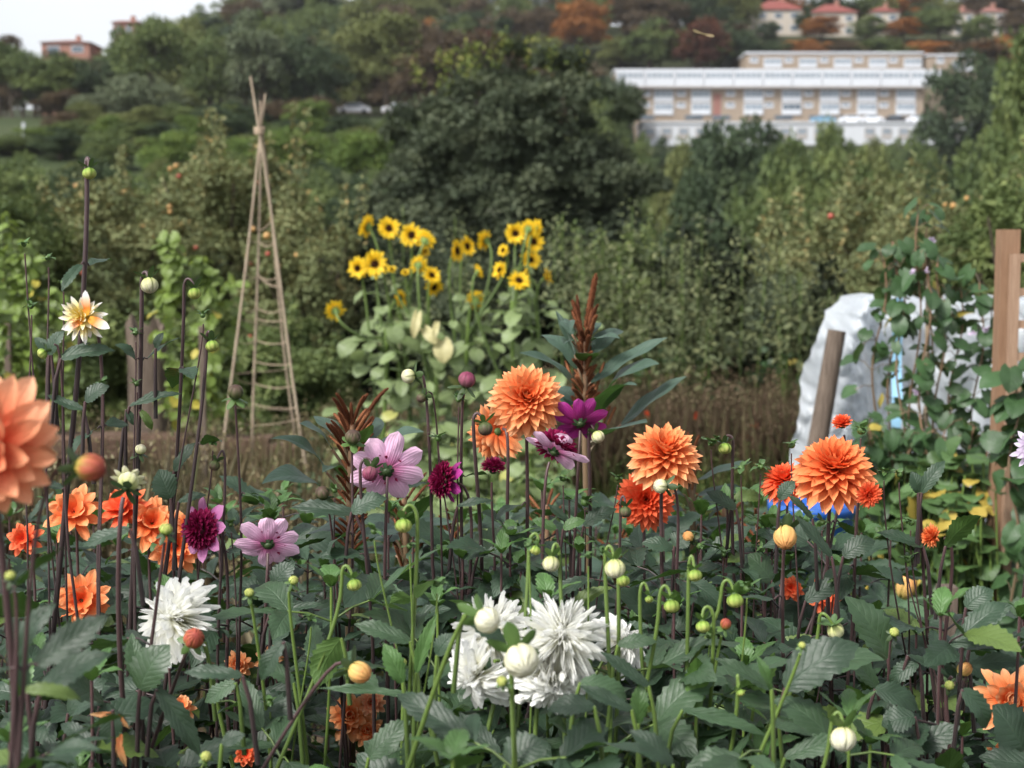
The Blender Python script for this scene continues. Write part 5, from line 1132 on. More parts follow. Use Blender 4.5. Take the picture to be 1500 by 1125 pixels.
# ================================================================== DAHLIA BED
UP = np.array([0, 0, 1.])
FRr = np.array([0, -1, 0.])
def ax(x, y, z): return nrm((x, y, z))
class Plant:
    def __init__(s, px, Y, lab, stem='stem_purple', leaf='leaf', group='dahlia plants'):
        b = P(px, 1100, Y); s.b = np.array([b[0], Y, 0.0]); s.Y = Y; s.root = thing('dahlia_plant', lab, 'dahlia', tuple(s.b), group); s.stem = stem; s.fol = MB(); s.q = random.Random(int(px * 13 + Y * 100)); s.leaf = leaf; s.stems = []; s.pend = []
    def stalk(s, p, axis, footpx, r=.0036, neck=.05, leaves=True, zcap=None, green=None, foot_py=1000, nod=0):
        p = np.asarray(p, float); a = nrm(axis); f = P(footpx, foot_py, s.Y); 
        g_ = p + (f - p) * (p[2] / max(.05, p[2] - f[2])); g_[2] = 0; g_[0] = s.b[0] * .25 + g_[0] * .75; g_[1] = s.b[1] + s.q.uniform(-.06, .06)
        n0 = p - a * .012; p1 = p - a * neck; mid = p + (g_ - p) * .22; mid[1] = p1[1] * .6 + g_[1] * .4 if a[1] < 0 else mid[1]
        first = bez(n0, p1, mid + (p - g_) * .06, mid, 12)
        if nod:
            sd = np.array([1. if g_[0] > p[0] + .01 else -1. if g_[0] < p[0] - .01 else s.q.choice((-1., 1.)), .5, 0]); hh = max(neck * .55, nod * .9)
            k3 = p + sd * nod * 1.15 - UP * nod * .3; arc = bez(p, p - a * hh, p + sd * nod * 1.1 + UP * hh, k3, 9)
            first = np.concatenate([arc[:-1], bez(k3, k3 - UP * .05, mid + (p - g_) * .08, mid, 10)])
        pts = np.concatenate([first[:-1], bez(mid, mid + (g_ - mid) * .3, g_ + [0, 0, .25], g_, 16)])
        n = len(pts); r = r * .72; pts[:, 0] += s.q.choice((-1, 1)) * s.q.uniform(.006, .016) * np.sin(np.linspace(0, s.q.uniform(5, 9), n)) * np.linspace(.1, 1, n); rad = np.concatenate([np.linspace(r * .75, r, 10), np.linspace(r, r * 1.45, n - 10)])
        C = None; mb = MB(); mb.tube(pts[::-1], None, 8, rad=rad[::-1]); s.stems.append(mb); part('stem', mb, M[green or s.stem], s.root)
        if leaves: s.pend.append((pts, r, zcap))
        return pts
    def leafy(s, pts, r, zcap=None, start=.10, step=.068):
        q = s.q; zc = zcap if zcap is not None else s.Y * 0 + canopy(s.Y, pts[0][0]); d = 0; nxt = start + q.uniform(0, .05); ang = q.uniform(0, PI)
        for i in range(1, len(pts)):
            d += np.linalg.norm(pts[i] - pts[i - 1])
            if d > nxt:
                above = pts[i][2] > zc; nxt = d + (step * q.uniform(.8, 1.25) if not above else .14 * q.uniform(.9, 1.6)); ang += PI / 2 + q.uniform(-.4, .4)
                if pts[i][2] < .38: break
                for sd in (0, 1):
                    if above and q.random() < .25: continue
                    a_ = ang + sd * PI; out = np.array([math.cos(a_), math.sin(a_), 0])
                    s.compound(pts[i], out, (q.uniform(.04, .062) if above else q.uniform(.068, .105)), 1 if (above or q.random() < .3) else q.choice((3, 3, 5)))
    def compound(s, p, out, L, n=3, m=0):
        q = s.q; out = nrm(out + UP * q.uniform(-.2, .7))
        if blocked(p + out * L * .9, L * .42): return
        pl = L * (.55 if n > 1 else .18); e = p + out * pl + UP * pl * .1
        s.fol.tube([p, (p + e) / 2 + UP * .004, e], (.0016, .0012), 4, m=1)
        put(s.fol, q.choice(LT), e, out + UP * q.uniform(-.75, .45), UP + np.array([q.uniform(-.8, .8), q.uniform(-.9, .5), 0]), L * q.uniform(.85, 1.1), m=m)
        side = np.cross(out, UP)
        for k_ in range((n - 1) // 2):
            pp = p + (e - p) * (.92 - .5 * k_)
            for sd in (-1, 1): put(s.fol, q.choice(LT), pp, side * sd + out * .55 + UP * q.uniform(-.6, .4), UP + np.array([q.uniform(-.7, .7), q.uniform(-.8, .5), 0]), L * q.uniform(.55, .8), m=m)
    def shoot(s, x, Y, ztop):
        q = s.q; g_ = np.array([x, Y, 0.]); t = np.array([x + q.uniform(-.07, .07), Y + q.uniform(-.06, .06), ztop]); pts = bez(t, t - [0, 0, ztop * .3], g_ + [0, 0, ztop * .4], g_, 22)
        if blocked(t, .05): return
        s.fol.tube(pts[::-1], (.0038, .0018), 6, m=1); s.leafy(pts, .003, zcap=9, start=.02, step=.07)
        for k_ in range(4): a_ = k_ * 1.57 + q.uniform(-.3, .3); put(s.fol, q.choice(LT), t, np.array([math.cos(a_), math.sin(a_), q.uniform(.3, 1.4)]), UP + np.array([math.cos(a_), math.sin(a_), 0]) * -.4, q.uniform(.03, .055), m=2)
    def big(s, x0, y0, x1, y1, w_, dY=0., dT=0., under=False, T=0, mat=None):
        """hand placed large leaf, photo px from base to tip"""
        A = P(x0, y0, s.Y + dY); B = P(x1, y1, s.Y + dY + dT); d = B - A; L = np.linalg.norm(d); k = MB()
        up = np.array([0, -.75, .8]) if not under else np.array([0, .8, .5])
        f = A - d * .25 - UP * .05; k.tube([f - UP * .04, (f + A) / 2, A], (.003, .002), 5, m=1); put(k, LT[T], A, d, up, L * 1.04, wsc=w_ / FPX * s.Y / L / .54); part('leaf', k, [M[mat or s.leaf], M[s.stem]], s.root)
    def flower(s, kind, px, py, R, axis, foot, dY=0., seed=0, name='flower', **kw):
        c = P(px, py, s.Y + dY); r_ = R / FPX * (s.Y + dY); a = nrm(axis); keep(c, r_ * .85)
        if kind in ('orange', 'peach', 'redorange'):
            mb = head_formal(c, a, r_, kw.get('n', 125), seed=seed, wid=kw.get('wid', .30), thmax=kw.get('thmax', 112), loose=kw.get('loose', .2), lmin=kw.get('lmin', .34)); f = part(name, mb, M[kw.get('mat', kind)], s.root); off = .12
        elif kind == 'coral':
            mb = head_formal(c, a, r_, kw.get('n', 64), seed=seed, wid=.37, thmax=126, p=3.0, q_=.72, nt=9, ns=6, loose=.32, bendo=-.8, cup=.55, lmin=.5); f = part(name, mb, M['coral'], s.root); off = .1
        elif kind == 'white':
            mb = head_cactus(c, a, r_, kw.get('n', 95), seed); f = part(name, mb, M['white'], s.root); off = .12
        elif kind == 'open':      # a ring of loose petals, two or three layers
            mb = MB(); mt = kw.get('mat', 'orange'); nn = kw.get('n', 9)
            for lay in range(kw.get('lay', 3)): ring(mb, c, a, nn, r_ * (1 - .17 * lay), r_ * kw.get('w', .5), 88 - 20 * lay, kw.get('bend', -.2) + .25 * lay, .4, 3.2, .65, .003 * lay, lay * .35, seed + lay * 9, ripple=.25, var=.14)
            f = part(name, mb, M[mt], s.root); ce = florets(c, a, r_ * .28, 50, seed); part('centre', ce, M[kw.get('cmat', 'sunray')], f); off = .08
        elif kind == 'anemone':
            mb = MB(); ring(mb, c, a, kw.get('n', 8), r_, r_ * kw.get('w', .52), kw.get('th', 88), kw.get('bend', .1), .45, 4, .6, 0, kw.get('ph', 0), seed, ripple=.15, var=kw.get('var', .08), base=.35); f = part(name, mb, M[kw.get('mat', 'mauve')], s.root)
            if kw.get('crest', True): ce = florets(c + a * .004, a, r_ * kw.get('cr', .62), kw.get('cn', 210), seed, kw.get('flat', .75)); part('florets', ce, M['crimson'], f)
            off = .06
        cm = calyx_mesh(c - a * r_ * off, a, max(.0085, min(.016, r_ * .2)), 7, seed=seed); part('calyx', cm, M['sepal_dark' if kind == 'anemone' else 'sepal'], f)
        s.stalk(c - a * (r_ * off + .004), a, foot, r=kw.get('sr', .0036), neck=kw.get('neck', .05), leaves=kw.get('leaves', True))
        return f
    def bud(s, kind, px, py, R, axis, foot, dY=0., seed=0, leaves=True, neck=.035, sr=.0026, sepal=None, green=None, stalk=True, spread=75):
        R = R * (.88 if kind != 'bud_cream' else .95)
        c = P(px, py, s.Y + dY); r_ = R / FPX * (s.Y + dY); a = nrm(axis); keep(c, r_); mb = bud_mesh(c, a, r_, seed + int(px), ov=1.12 if kind in ('bud_red', 'bud_amber') else .84 if kind == 'bud_green' else .95); f = part('bud', mb, M[kind], s.root)
        k = MB(); ring(k, c - a * r_ * .92, -a, 5, r_ * 1.7, r_ * .85, spread - 12, .15, .35, 3, .8, 0, seed + px, seed, rad=.16, nt=6, ns=4, var=.2); ring(k, c - a * r_ * .8, a, 7, r_ * 1.0, r_ * .6, 60, .8, .4, 3, .8, 0, seed * .3, seed + 3, rad=.2, nt=4, ns=2)
        k.merge(sphere(c - a * r_ * .82, r_ * .42, 8, 5, axis=a, sc=(1, .7, 1))); part('sepals', k, M[sepal or ('sepal' if s.stem == 'stem_green' else 'sepal_dark')], f)
        if stalk: s.stalk(c - a * r_ * .95, a, foot, r=sr, neck=neck, leaves=leaves, green=green, nod=r_ if a[2] < -.7 else 0)
    def tiny(s, px, py, foot, dY=0., sz=9):
        """cluster of very young buds and leaflets"""
        q = s.q; c = P(px, py, s.Y + dY); k = MB(); r_ = sz / FPX * (s.Y + dY)
        k.merge(sphere(c, r_ * .6, 8, 6)); 
        for i in range(9): a_ = q.uniform(0, 6.28); put(k, q.choice(LT), c, np.array([math.cos(a_), math.sin(a_), q.uniform(-.2, 1.2)]), UP, r_ * q.uniform(1.2, 2.4))
        part('bud', k, M['sepal'], s.root); s.stalk(c, ax(0, -.2, 1), foot, r=.0018, leaves=False)
    def done(s):
        for a_ in s.pend: s.leafy(*a_)
        if s.fol.n: part('foliage', s.fol, [M[s.leaf], M[s.stem], M['leaf_young']], s.root)
def canopy(Y, x):
    c = np.interp(Y, [1.1, 1.6, 2.2, 2.6, 3.4], [1.05, 1.03, 1.02, .97, .86])
    if x > .45 and Y > 1.9: c -= .05
    return c
PL = []
KEEP = []
def keep(c, r_): KEEP.append((np.array(c), r_))
def blocked(p, rad=.035):
    for c, r_ in KEEP:
        if p[1] < c[1] + .03:
            s = p[1] / c[1]; dx = (p[0] / s - c[0]); dz = ((p[2] - CAMZ) / s + CAMZ - c[2])
            if dx * dx + dz * dz < (r_ + rad) ** 2: return True
    return False
def plant(*a, **k): p = Plant(*a, **k); PL.append(p); return p
DN = ax(.15, -.45, -.85); DN2 = ax(-.2, -.5, -.8)
# near left coral plant
p = plant(-40, 1.12, 'dahlia plant with the huge blurred coral orange bloom at the left edge')
p.flower('coral', -22, 655, 128, ax(.25, -.82, -.15), -10, seed=5, sr=.0045)
p.bud('bud_red', 133, 685, 23, ax(.95, -.3, .0), 40, seed=3, neck=.05, sepal='sepal_dark')
p.bud('bud_green', 15, 843, 9, ax(0, -.5, .8), 8, seed=4)
p.big(60, 1010, 155, 950, 60, .1); p.big(25, 960, 70, 880, 42, .1, T=1); p.big(40, 1010, 8, 930, 50, .12, T=2); p.big(35, 1010, 120, 1018, 26, .05, T=3)
# tall left group
p = plant(95, 1.9, 'tall dahlia plant with the drooping bud high above the far hedge')
p.bud('bud_green', 131, 254, 11, ax(.1, -.3, -.95), 72, seed=1, neck=.03, sr=.0042)
p.tiny(35, 358, 95, sz=7); p.tiny(45, 448, 20, sz=8); p.tiny(70, 378, 70, sz=7); p.tiny(92, 414, 90, sz=6)
p.big(72, 520, 88, 482, 24, -.02, T=1); p.big(75, 520, 50, 492, 18, 0, T=3)
p = plant(130, 1.85, 'dahlia plant with the yellow and white shaggy bloom')
f = p.flower('peach', 122, 466, 40, ax(-.25, -.9, .25), 150, seed=8, mat='yellowwhite', n=52, wid=.27, loose=.75, thmax=104, lmin=.4, sr=.0034)
mb = MB(); c_ = P(128, 466, 1.84); ring(mb, c_, ax(-.1, -.9, .3), 3, 38 / FPX * 1.85, 14 / FPX * 1.85, 84, -.1, .4, 3, .7, .002, -1.2, 7, ripple=.2, var=.1); part('petals', mb, M['orangewhite'], f)
p.big(90, 525, 165, 512, 26, 0, T=4); p.big(88, 522, 130, 500, 14, .03, T=2); p.big(125, 588, 155, 560, 30, -.02, T=1); p.big(122, 600, 70, 582, 22, 0, T=5)
p.bud('sepal' if False else 'bud_green', 62, 518, 9, ax(-.7, -.3, -.6), 120, seed=5)
p.tiny(150, 562, 150, sz=7)
p = plant(200, 2.0, 'dahlia plant with several nodding green buds left of the wigwam')
p.bud('bud_pale', 219, 418, 14, ax(.2, -.3, -.9), 180, seed=1, neck=.02, sr=.004)
p.bud('bud_green', 285, 430, 11, ax(.15, -.3, -.93), 190, seed=2, neck=.03, sr=.0032)
p.bud('bud_green', 311, 507, 11, ax(.2, -.3, -.9), 250, seed=3, neck=.03, sr=.0032)
p.tiny(297, 462, 190, sz=7); p.tiny(198, 488, 200, sz=7); p.tiny(200, 562, 195, sz=7)
p.big(190, 595, 262, 572, 20, 0, T=0); p.big(205, 600, 225, 630, 14, 0, T=3); p.big(185, 600, 198, 622, 14, 0); p.big(228, 510, 236, 486, 14, 0, T=1)
p.bud('bud_dark', 345, 574, 13, ax(.1, -.4, .9), 360, seed=6, sepal='sepal')
p.bud('bud_pale', 206, 658, 9, ax(.3, -.3, .9), 190, seed=6)
p.bud('bud_dark', 314, 682, 9, ax(-.3, -.3, -.8), 330, seed=6); p.tiny(311, 648, 260, sz=7)
p.big(250, 730, 228, 690, 40, 0, T=1); p.big(262, 735, 300, 722, 20, 0, T=0); p.big(255, 690, 285, 650, 22, .02, T=4)
p = plant(175, 1.6, 'dahlia plant with a pale bud seen from behind, on a thick mauve stem')
p.bud('bud_pale', 188, 706, 17, ax(.05, .75, .6), 180, seed=4, sr=.0042, spread=95)
mb = MB(); ring(mb, P(188, 706, 1.62), ax(.05, .75, .6), 9, 26 / FPX * 1.6, 12 / FPX * 1.6, 80, .2, .4, 3, .8, 0, 0, 4); part('petals', mb, M['bud_pale'], p.root)
p.bud('bud_green', 243, 775, 11, ax(.2, -.4, .85), 200, seed=6, sr=.003)
p.big(190, 775, 120, 800, 30, 0, T=0); p.big(205, 1010, 235, 940, 62, -.05, T=1, under=False, mat='leaf_pale'); p.big(230, 1010, 300, 1098, 48, -.05, T=2); p.big(205, 1000, 188, 930, 30, .02, T=1, mat='leaf_pale')
p.big(100, 1045, 150, 990, 46, .05, T=3); p.big(65, 1105, 180, 1095, 24, -.03, T=0, mat='leaf_young')
k = MB()
for (x0, y0, x1, y1, w_) in ((170, 1045, 130, 1048, 10), (172, 1045, 190, 1068, 9), (172, 1080, 186, 1125, 13), (178, 1075, 172, 1112, 12)): leaf_at(k, P(x0, y0, 1.5), P(x1, y1, 1.5), w_ / FPX * 1.5, (0, -1, .1))
part('withered_flower', k, M['wither'], p.root); p.big(165, 1040, 165, 1090, 46, -.1, T=2)
# ragged orange blooms low left
p = plant(110, 2.25, 'dahlia plant with ragged open orange blooms behind the near stems on the left')
for (a_, b_, R_, x_, sd_, mt) in ((108, 752, 42, ax(.1, -.8, .6), 1, 'orange'), (182, 748, 40, ax(-.3, -.6, .7), 2, 'redorange'), (222, 768, 42, ax(.3, -.7, .5), 3, 'orange'), (120, 880, 42, ax(.1, -.9, .3), 4, 'orange'), (35, 790, 26, ax(0, -.8, .3), 5, 'redorange'), (258, 800, 40, ax(.3, -.8, .2), 6, 'orange'), (275, 770, 26, ax(.5, -.6, .5), 7, 'peach')):
    p.flower('open', a_, b_, R_, x_, a_ + 10, seed=sd_, mat=mt, n=8, w=.42, lay=3, cmat='redorange')
# crimson centred mauve
p = plant(330, 2.0, 'dahlia plant with the mauve bloom and deep crimson domed centre')
p.flower('anemone', 300, 776, 43, ax(-.55, -.8, .2), 330, seed=3, cr=.72, cn=330, flat=.95, ph=.3, th=92, w=.48)
p.tiny(338, 768, 345, sz=7)
p = plant(385, 1.95, 'dahlia plant with the pink bloom seen from behind beside the crimson one')
p.flower('anemone', 393, 798, 46, ax(-.1, .82, .45), 375, seed=5, n=9, mat='pink', th=86, bend=.25, w=.56, cr=.55)
p.big(400, 860, 425, 820, 34, -.05, T=1); p.big(395, 900, 470, 880, 26, -.04, T=2)
p = plant(560, 2.05, 'dahlia plant with the pale pink bloom seen from behind, before the amaranth')
p.flower('anemone', 566, 690, 54, ax(-.12, .86, .30), 566, seed=9, n=8, mat='pink', th=84, bend=.35, w=.62, cr=.5)
p.bud('bud_plum', 542, 694, 13, ax(-.1, -.6, -.6), 545, dY=-.06, seed=7, sr=.003)
p.bud('bud_dark', 517, 640, 13, ax(.1, -.4, .8), 500, dY=-.03, seed=8, sepal='sepal', spread=100); p.bud('bud_dark', 472, 722, 12, ax(-.2, -.4, .7), 495, seed=8); 
p.big(520, 752, 428, 742, 30, -.02, T=0); p.big(515, 750, 562, 722, 36, -.05, T=1); p.tiny(490, 718, 490, sz=8)
p = plant(660, 2.15, 'dahlia plant with the crimson and magenta bloom seen from the side')
p.flower('anemone', 655, 704, 34, ax(-.9, -.35, .25), 700, seed=12, n=7, mat='magenta', th=108, bend=-.3, cr=.85, cn=260, flat=.6)
p.bud('bud_pale', 598, 551, 12, ax(-.85, -.45, -.1), 660, seed=5, sr=.0034, neck=.02); p.bud('bud_dark', 617, 583, 8, ax(-.4, -.5, -.3), 660, seed=5, sr=.0022); p.bud('bud_plum', 684, 556, 14, ax(.2, -.3, .9), 680, seed=15, sr=.0036, spread=80)
p.tiny(672, 585, 678, sz=8); p.tiny(642, 642, 690, sz=9)
p.bud('bud_dark', 711, 628, 12, ax(.2, -.5, -.8), 690, dY=-.05, seed=9, sr=.0036, sepal='sepal')
p.flower('anemone', 722, 690, 20, ax(.1, -.1, 1), 730, seed=22, n=6, mat='crimson', th=60, cr=1.0, cn=160, sr=.003)
p.big(690, 832, 745, 770, 62, .05, T=1, mat='leaf_pale'); p.big(670, 742, 720, 730, 16, -.03, T=0); p.big(700, 815, 760, 800, 24, -.03, T=2)
# big orange
p = plant(760, 2.2, 'dahlia plant with the topmost large ball-shaped orange bloom')
p.flower('peach', 772, 586, 63, ax(.05, -.88, .42), 775, seed=1, n=150, sr=.0042)
p.flower('peach', 726, 634, 50, ax(-.35, .5, -.25), 755, dY=.10, seed=2, n=110, sr=.0042, mat='peach')
p.big(760, 870, 830, 845, 40, 0, T=1, mat='leaf_pale')
p = plant(840, 2.2, 'dahlia plant with the magenta bloom seen from behind')
p.flower('anemone', 850, 620, 41, ax(.05, .80, .5), 835, seed=15, n=9, mat='magenta', th=80, bend=.3, w=.48, crest=False, sr=.0034)
p.bud('bud_pale', 876, 640, 11, ax(.4, -.3, -.7), 860, seed=5, sr=.0034)
p.tiny(905, 700, 850, sz=8); p.tiny(857, 736, 850, sz=11); p.big(855, 770, 898, 740, 26, .0, T=1); p.big(832, 762, 802, 742, 22, 0, T=2); p.tiny(825, 700, 830, sz=10)
p = plant(790, 2.1, 'dahlia plant with the two-toned mauve bloom leaning left under the magenta one')
p.flower('anemone', 812, 662, 44, ax(.30, .45, .55), 770, seed=17, n=6, mat='pink', th=84, bend=.2, w=.6, cr=.75, cn=260, var=.2, ph=2.0)
p.big(815, 775, 780, 762, 22, 0, T=0, mat='leaf_young'); p.big(825, 775, 855, 758, 20, 0, T=1, mat='leaf_young')
p.big(770, 800, 745, 770, 30, 0, T=3)
# right orange pair
p = plant(965, 2.15, 'dahlia plant with two orange blooms one above the other, right of centre')
p.flower('peach', 973, 668, 64, ax(.02, -.62, .78), 985, seed=4, n=145, sr=.0044, thmax=118)
p.flower('redorange', 946, 732, 51, ax(-.05, -.95, .2), 965, dY=.14, seed=6, n=125, sr=.0036)
p.bud('bud_pale', 967, 712, 12, ax(-.75, -.5, .1), 985, dY=-.1, seed=3, sr=.0034); p.bud('bud_dark', 916, 750, 10, ax(0, -.3, -.9), 880, dY=-.1, seed=3, sr=.0028)
p.bud('bud_amber', 1008, 786, 9, ax(-.5, -.5, .4), 1000, seed=3); p.big(985, 805, 940, 792, 28, 0, T=3); p.big(988, 800, 1003, 782, 34, 0, T=1)
p.tiny(1025, 800, 1010, sz=9)
p = plant(1090, 2.2, 'dahlia plant with drooping green buds between the orange blooms')
p.bud('bud_green', 1062, 657, 11, ax(.1, -.3, -.9), 1110, seed=2, sr=.0034, neck=.025); p.tiny(1042, 648, 1080, sz=10); p.tiny(1086, 686, 1100, sz=9); p.tiny(1115, 684, 1110, sz=9)
p.big(1078, 745, 1036, 722, 30, 0, T=0); p.big(1075, 730, 1118, 725, 26, .03, T=3); p.tiny(1060, 812, 1060, sz=7); p.tiny(1116, 804, 1120, sz=9)
p.big(1130, 850, 1095, 815, 46, 0, T=1, mat='leaf_pale')
# right large orange
p = plant(1215, 2.0, 'dahlia plant with the widest orange bloom on the right')
p.flower('orange', 1222, 690, 71, ax(-.02, -.58, .8), 1222, seed=11, n=150, sr=.0046, thmax=118)
p.flower('redorange', 1150, 706, 42, ax(-.2, -.3, .9), 1160, dY=.2, seed=13, n=115, sr=.0034, thmax=120)
p.flower('redorange', 1234, 622, 19, ax(-.25, -.4, .85), 1180, dY=.1, seed=14, n=60, thmax=70, sr=.0032, lmin=.6)
f = p.flower('redorange', 1272, 724, 24, ax(.15, -.95, -.1), 1238, dY=-.08, seed=15, n=80, thmax=88, sr=.0036, mat='redorange')
p.bud('bud_amber', 1150, 787, 19, ax(-.1, -.75, -.6), 1145, dY=-.1, seed=3, sr=.0036)
p.tiny(1262, 630, 1250, sz=12); p.tiny(1160, 652, 1180, sz=9)
p.big(1142, 732, 1160, 702, 22, -.1, T=1); p.big(1218, 815, 1165, 760, 30, -.1, T=2); p.big(1235, 815, 1282, 786, 34, -.05, T=3); p.big(1190, 760, 1155, 725, 16, 0, T=0); p.big(1180, 880, 1242, 848, 34, 0, T=4)
p.tiny(1222, 850, 1190, sz=9); p.tiny(1205, 765, 1200, sz=8)
p.flower('open', 1208, 872, 26, ax(0, -.8, .3), 1210, dY=.25, seed=31, mat='redorange', n=8, cmat='redorange'); p.flower('open', 1158, 862, 18, ax(0, -.8, .3), 1160, dY=.3, seed=32, mat='redorange', n=8, cmat='redorange')
# far right
p = plant(1410, 2.0, 'dahlia plant with the half-open orange bud facing left at the right')
p.flower('orange', 1368, 786, 21, ax(-.9, -.35, .2), 1392, seed=41, n=70, thmax=74, lmin=.7, sr=.004)
p.tiny(1330, 790 + 30, 1385, sz=9); p.tiny(1335, 765, 1385, sz=9); p.big(1385, 800, 1435, 755, 40, -.02, T=1, under=True); p.big(1352, 800, 1288, 780, 26, 0, T=0)
p.tiny(1318, 695, 1345, sz=8); p.tiny(1296, 692, 1345, sz=8); p.big(1350, 722, 1380, 672, 24, 0, T=1); p.big(1345, 722, 1337, 690, 24, 0, T=3)
p.stalk(P(1345, 715, 2.0), ax(-.2, -.2, 1), 1385, r=.0036, leaves=False)
p = plant(1400, 1.75, 'dahlia plant with small round buds and wide blue-green leaves in the right corner')
p.bud('bud_amber', 1413, 980, 12, ax(.6, -.5, .6), 1410, seed=3, sr=.004, spread=110); p.bud('bud_green', 1391, 1004, 8, ax(-.1, -.9, .3), 1395, dY=-.03, seed=4, spread=100); p.bud('bud_green', 1310, 926, 8, ax(0, -.7, .6), 1304, seed=4)
p.big(1150, 1008, 1248, 930, 62, -.2, T=1); p.big(1284, 1005, 1232, 948, 56, .05, T=2, mat='leaf_pale'); p.big(1300, 965, 1252, 870, 58, .12, T=4, mat='leaf_pale'); p.big(1282, 1010, 1350, 1030, 40, -.05, T=1); p.big(1300, 1090, 1245, 1000, 40, .05, T=0, mat='leaf_young', under=True)
p.big(1415, 890, 1450, 858, 38, .1, T=1); p.big(1425, 925, 1475, 880, 42, .05, T=2); p.big(1420, 975, 1500, 965, 34, 0, T=0); p.big(1345, 970, 1300, 1000, 30, 0, T=3); p.big(1330, 1100, 1400, 1060, 60, -.05, T=5); p.big(1340, 1050, 1290, 1060, 44, -.08, T=3); p.big(1415, 965, 1355, 960, 26, 0, T=1)
p.big(1410, 945, 1428, 905, 26, -.02, T=1, mat='leaf_young'); p.big(1410, 1010, 1456, 1068, 38, -.12, T=3); p.big(1330, 960, 1390, 985, 22, 0, T=2)
p = plant(1490, 1.9, 'dahlia plant with the deep orange bloom half hidden in the lower right corner')
p.flower('open', 1482, 1030, 56, ax(-.2, -.85, .4), 1480, seed=44, mat='peach', n=11, lay=5, w=.32, cmat='orange'); p.flower('open', 1470, 1105, 26, ax(-.3, -.7, -.6), 1470, seed=45, mat='orange', n=6, lay=2)
p.big(1500, 1100, 1455, 1040, 70, -.2, T=1); p.big(1520, 1120, 1440, 1120, 60, -.25, T=2)
p = plant(1510, 2.3, 'dahlia plant with the pale lilac bloom cut by the right edge')
p.flower('open', 1515, 658, 30, ax(-.3, -.8, .2), 1520, seed=51, mat='lilac', n=12, lay=4, w=.28, cmat='lilac')
# white dahlias
p = plant(290, 1.75, 'dahlia plant with the white spiky bloom turned to the right, on the left side', 'stem_green')
p.flower('white', 262, 908, 70, ax(-.45, -.62, .35), 300, seed=2, n=95, sr=.0042)
p.bud('bud_red', 284, 935, 17, ax(.35, -.75, .5), 268, dY=-.22, seed=7, sr=.0036, green='stem_purple', sepal='sepal')
p.bud('bud_green', 302, 1108, 9, ax(.2, -.6, .5), 330, dY=-.3, seed=7); p.big(325, 1090, 355, 1070, 30, -.3, T=2)
p = plant(690, 1.55, 'white spiky dahlia plant on pale green stems, left half of the central cluster', 'stem_green', 'leaf')
p.flower('white', 722, 930, 72, ax(-.25, -.75, .55), 700, dY=.15, seed=3, n=95, sr=.0042)
p.flower('white', 705, 985, 62, ax(-.55, -.5, -.35), 700, dY=.08, seed=9, n=85, sr=.0042)
p.bud('bud_cream', 714, 909, 20, ax(.55, -.7, -.15), 625, dY=-.22, seed=3, sr=.0038)
p.big(680, 900, 745, 942, 36, -.05, T=0); p.big(640, 960, 660, 925, 30, 0, T=1)
p = plant(800, 1.5, 'white spiky dahlia plant with the fullest white bloom at the centre', 'stem_green', 'leaf')
p.flower('white', 822, 938, 76, ax(.05, -.78, .6), 830, dY=.1, seed=5, n=105, sr=.0042)
p.flower('white', 806, 990, 66, ax(.15, -.75, -.5), 800, dY=.1, seed=6, n=95, sr=.0042)
p.flower('white', 905, 944, 50, ax(.6, -.3, .75), 880, dY=.35, seed=8, n=80, sr=.0036)
p.bud('bud_cream', 764, 968, 27, ax(.25, -.8, -.4), 760, dY=-.18, seed=9, sr=.004)
p.bud('bud_green', 735, 998, 9, ax(-.3, -.6, .5), 740, dY=-.2, seed=9)
p.big(870, 1035, 800, 1035, 34, -.1, T=3); p.big(925, 1040, 850, 1010, 34, -.05, T=2); p.big(985, 1120, 924, 1072, 34, -.15, T=1); p.big(740, 1120, 795, 1078, 60, -.1, T=1); p.big(950, 1005, 880, 960, 34, 0, T=2)
# green stemmed bud plants across the centre
def budplant(px, Y, lab, buds, leaf='leaf_pale', stem='stem_green', bigs=()):
    p = plant(px, Y, lab, stem, leaf)
    for b in buds: p.bud(b[0], b[1], b[2], b[3], ax(*b[4]), b[5], dY=b[6] if len(b) > 6 else 0, seed=int(b[1]), sr=.0032)
    for b in bigs: p.big(*b)
    return p
D1 = (.08, -.35, -.93)
p = budplant(600, 1.65, 'pale green-stemmed dahlia with the flat round bud above the central white blooms', [('bud_green', 591, 770, 14, D1, 600), ('bud_green', 519, 857, 12, (.2, -.3, -.9), 425), ('bud_green', 590, 970, 7, (0, -.5, .6), 592)], bigs=[(600, 940, 520, 915, 34, -.03, 0.0, False, 0), (590, 1000, 560, 945, 30, -.1, 0., False, 1, 'leaf_young'), (610, 985, 632, 900, 30, -.08, 0., False, 2, 'leaf_young'), (500, 935, 455, 1000, 50, 0, 0., True, 1), (620, 1120, 600, 1075, 60, 0, 0., False, 3), (610, 1020, 470, 1010, 22, -.05, 0., False, 2), (540, 1110, 600, 1060, 40, -.05, 0., False, 4)])
p.tiny(548, 778, 595, sz=9); p.tiny(600, 800, 600, sz=8); p.tiny(640, 855, 610, sz=9)
p = budplant(890, 1.6, 'pale green-stemmed dahlia with the two upright cream buds above the white blooms', [('bud_pale', 901, 833, 17, D1, 895), ('bud_green', 913, 851, 11, D1, 910, .05), ('bud_pale', 807, 826, 14, (-.1, -.3, -.9), 830, .1), ('bud_green', 784, 806, 9, (-.3, -.3, -.8), 760, .1), ('bud_green', 984, 888, 13, D1, 945), ('bud_green', 951, 878, 7, D1, 960, .1)], bigs=[(860, 900, 835, 940, 40, .1), (905, 945, 960, 935, 30, 0), (850, 1000, 925, 1020, 40, -.1, 0., False, 3), (935, 1060, 935, 1000, 26, -.1, 0., False, 1, 'leaf_young')])
p.tiny(862, 815, 850, sz=7); p.tiny(775, 800, 770, sz=9)
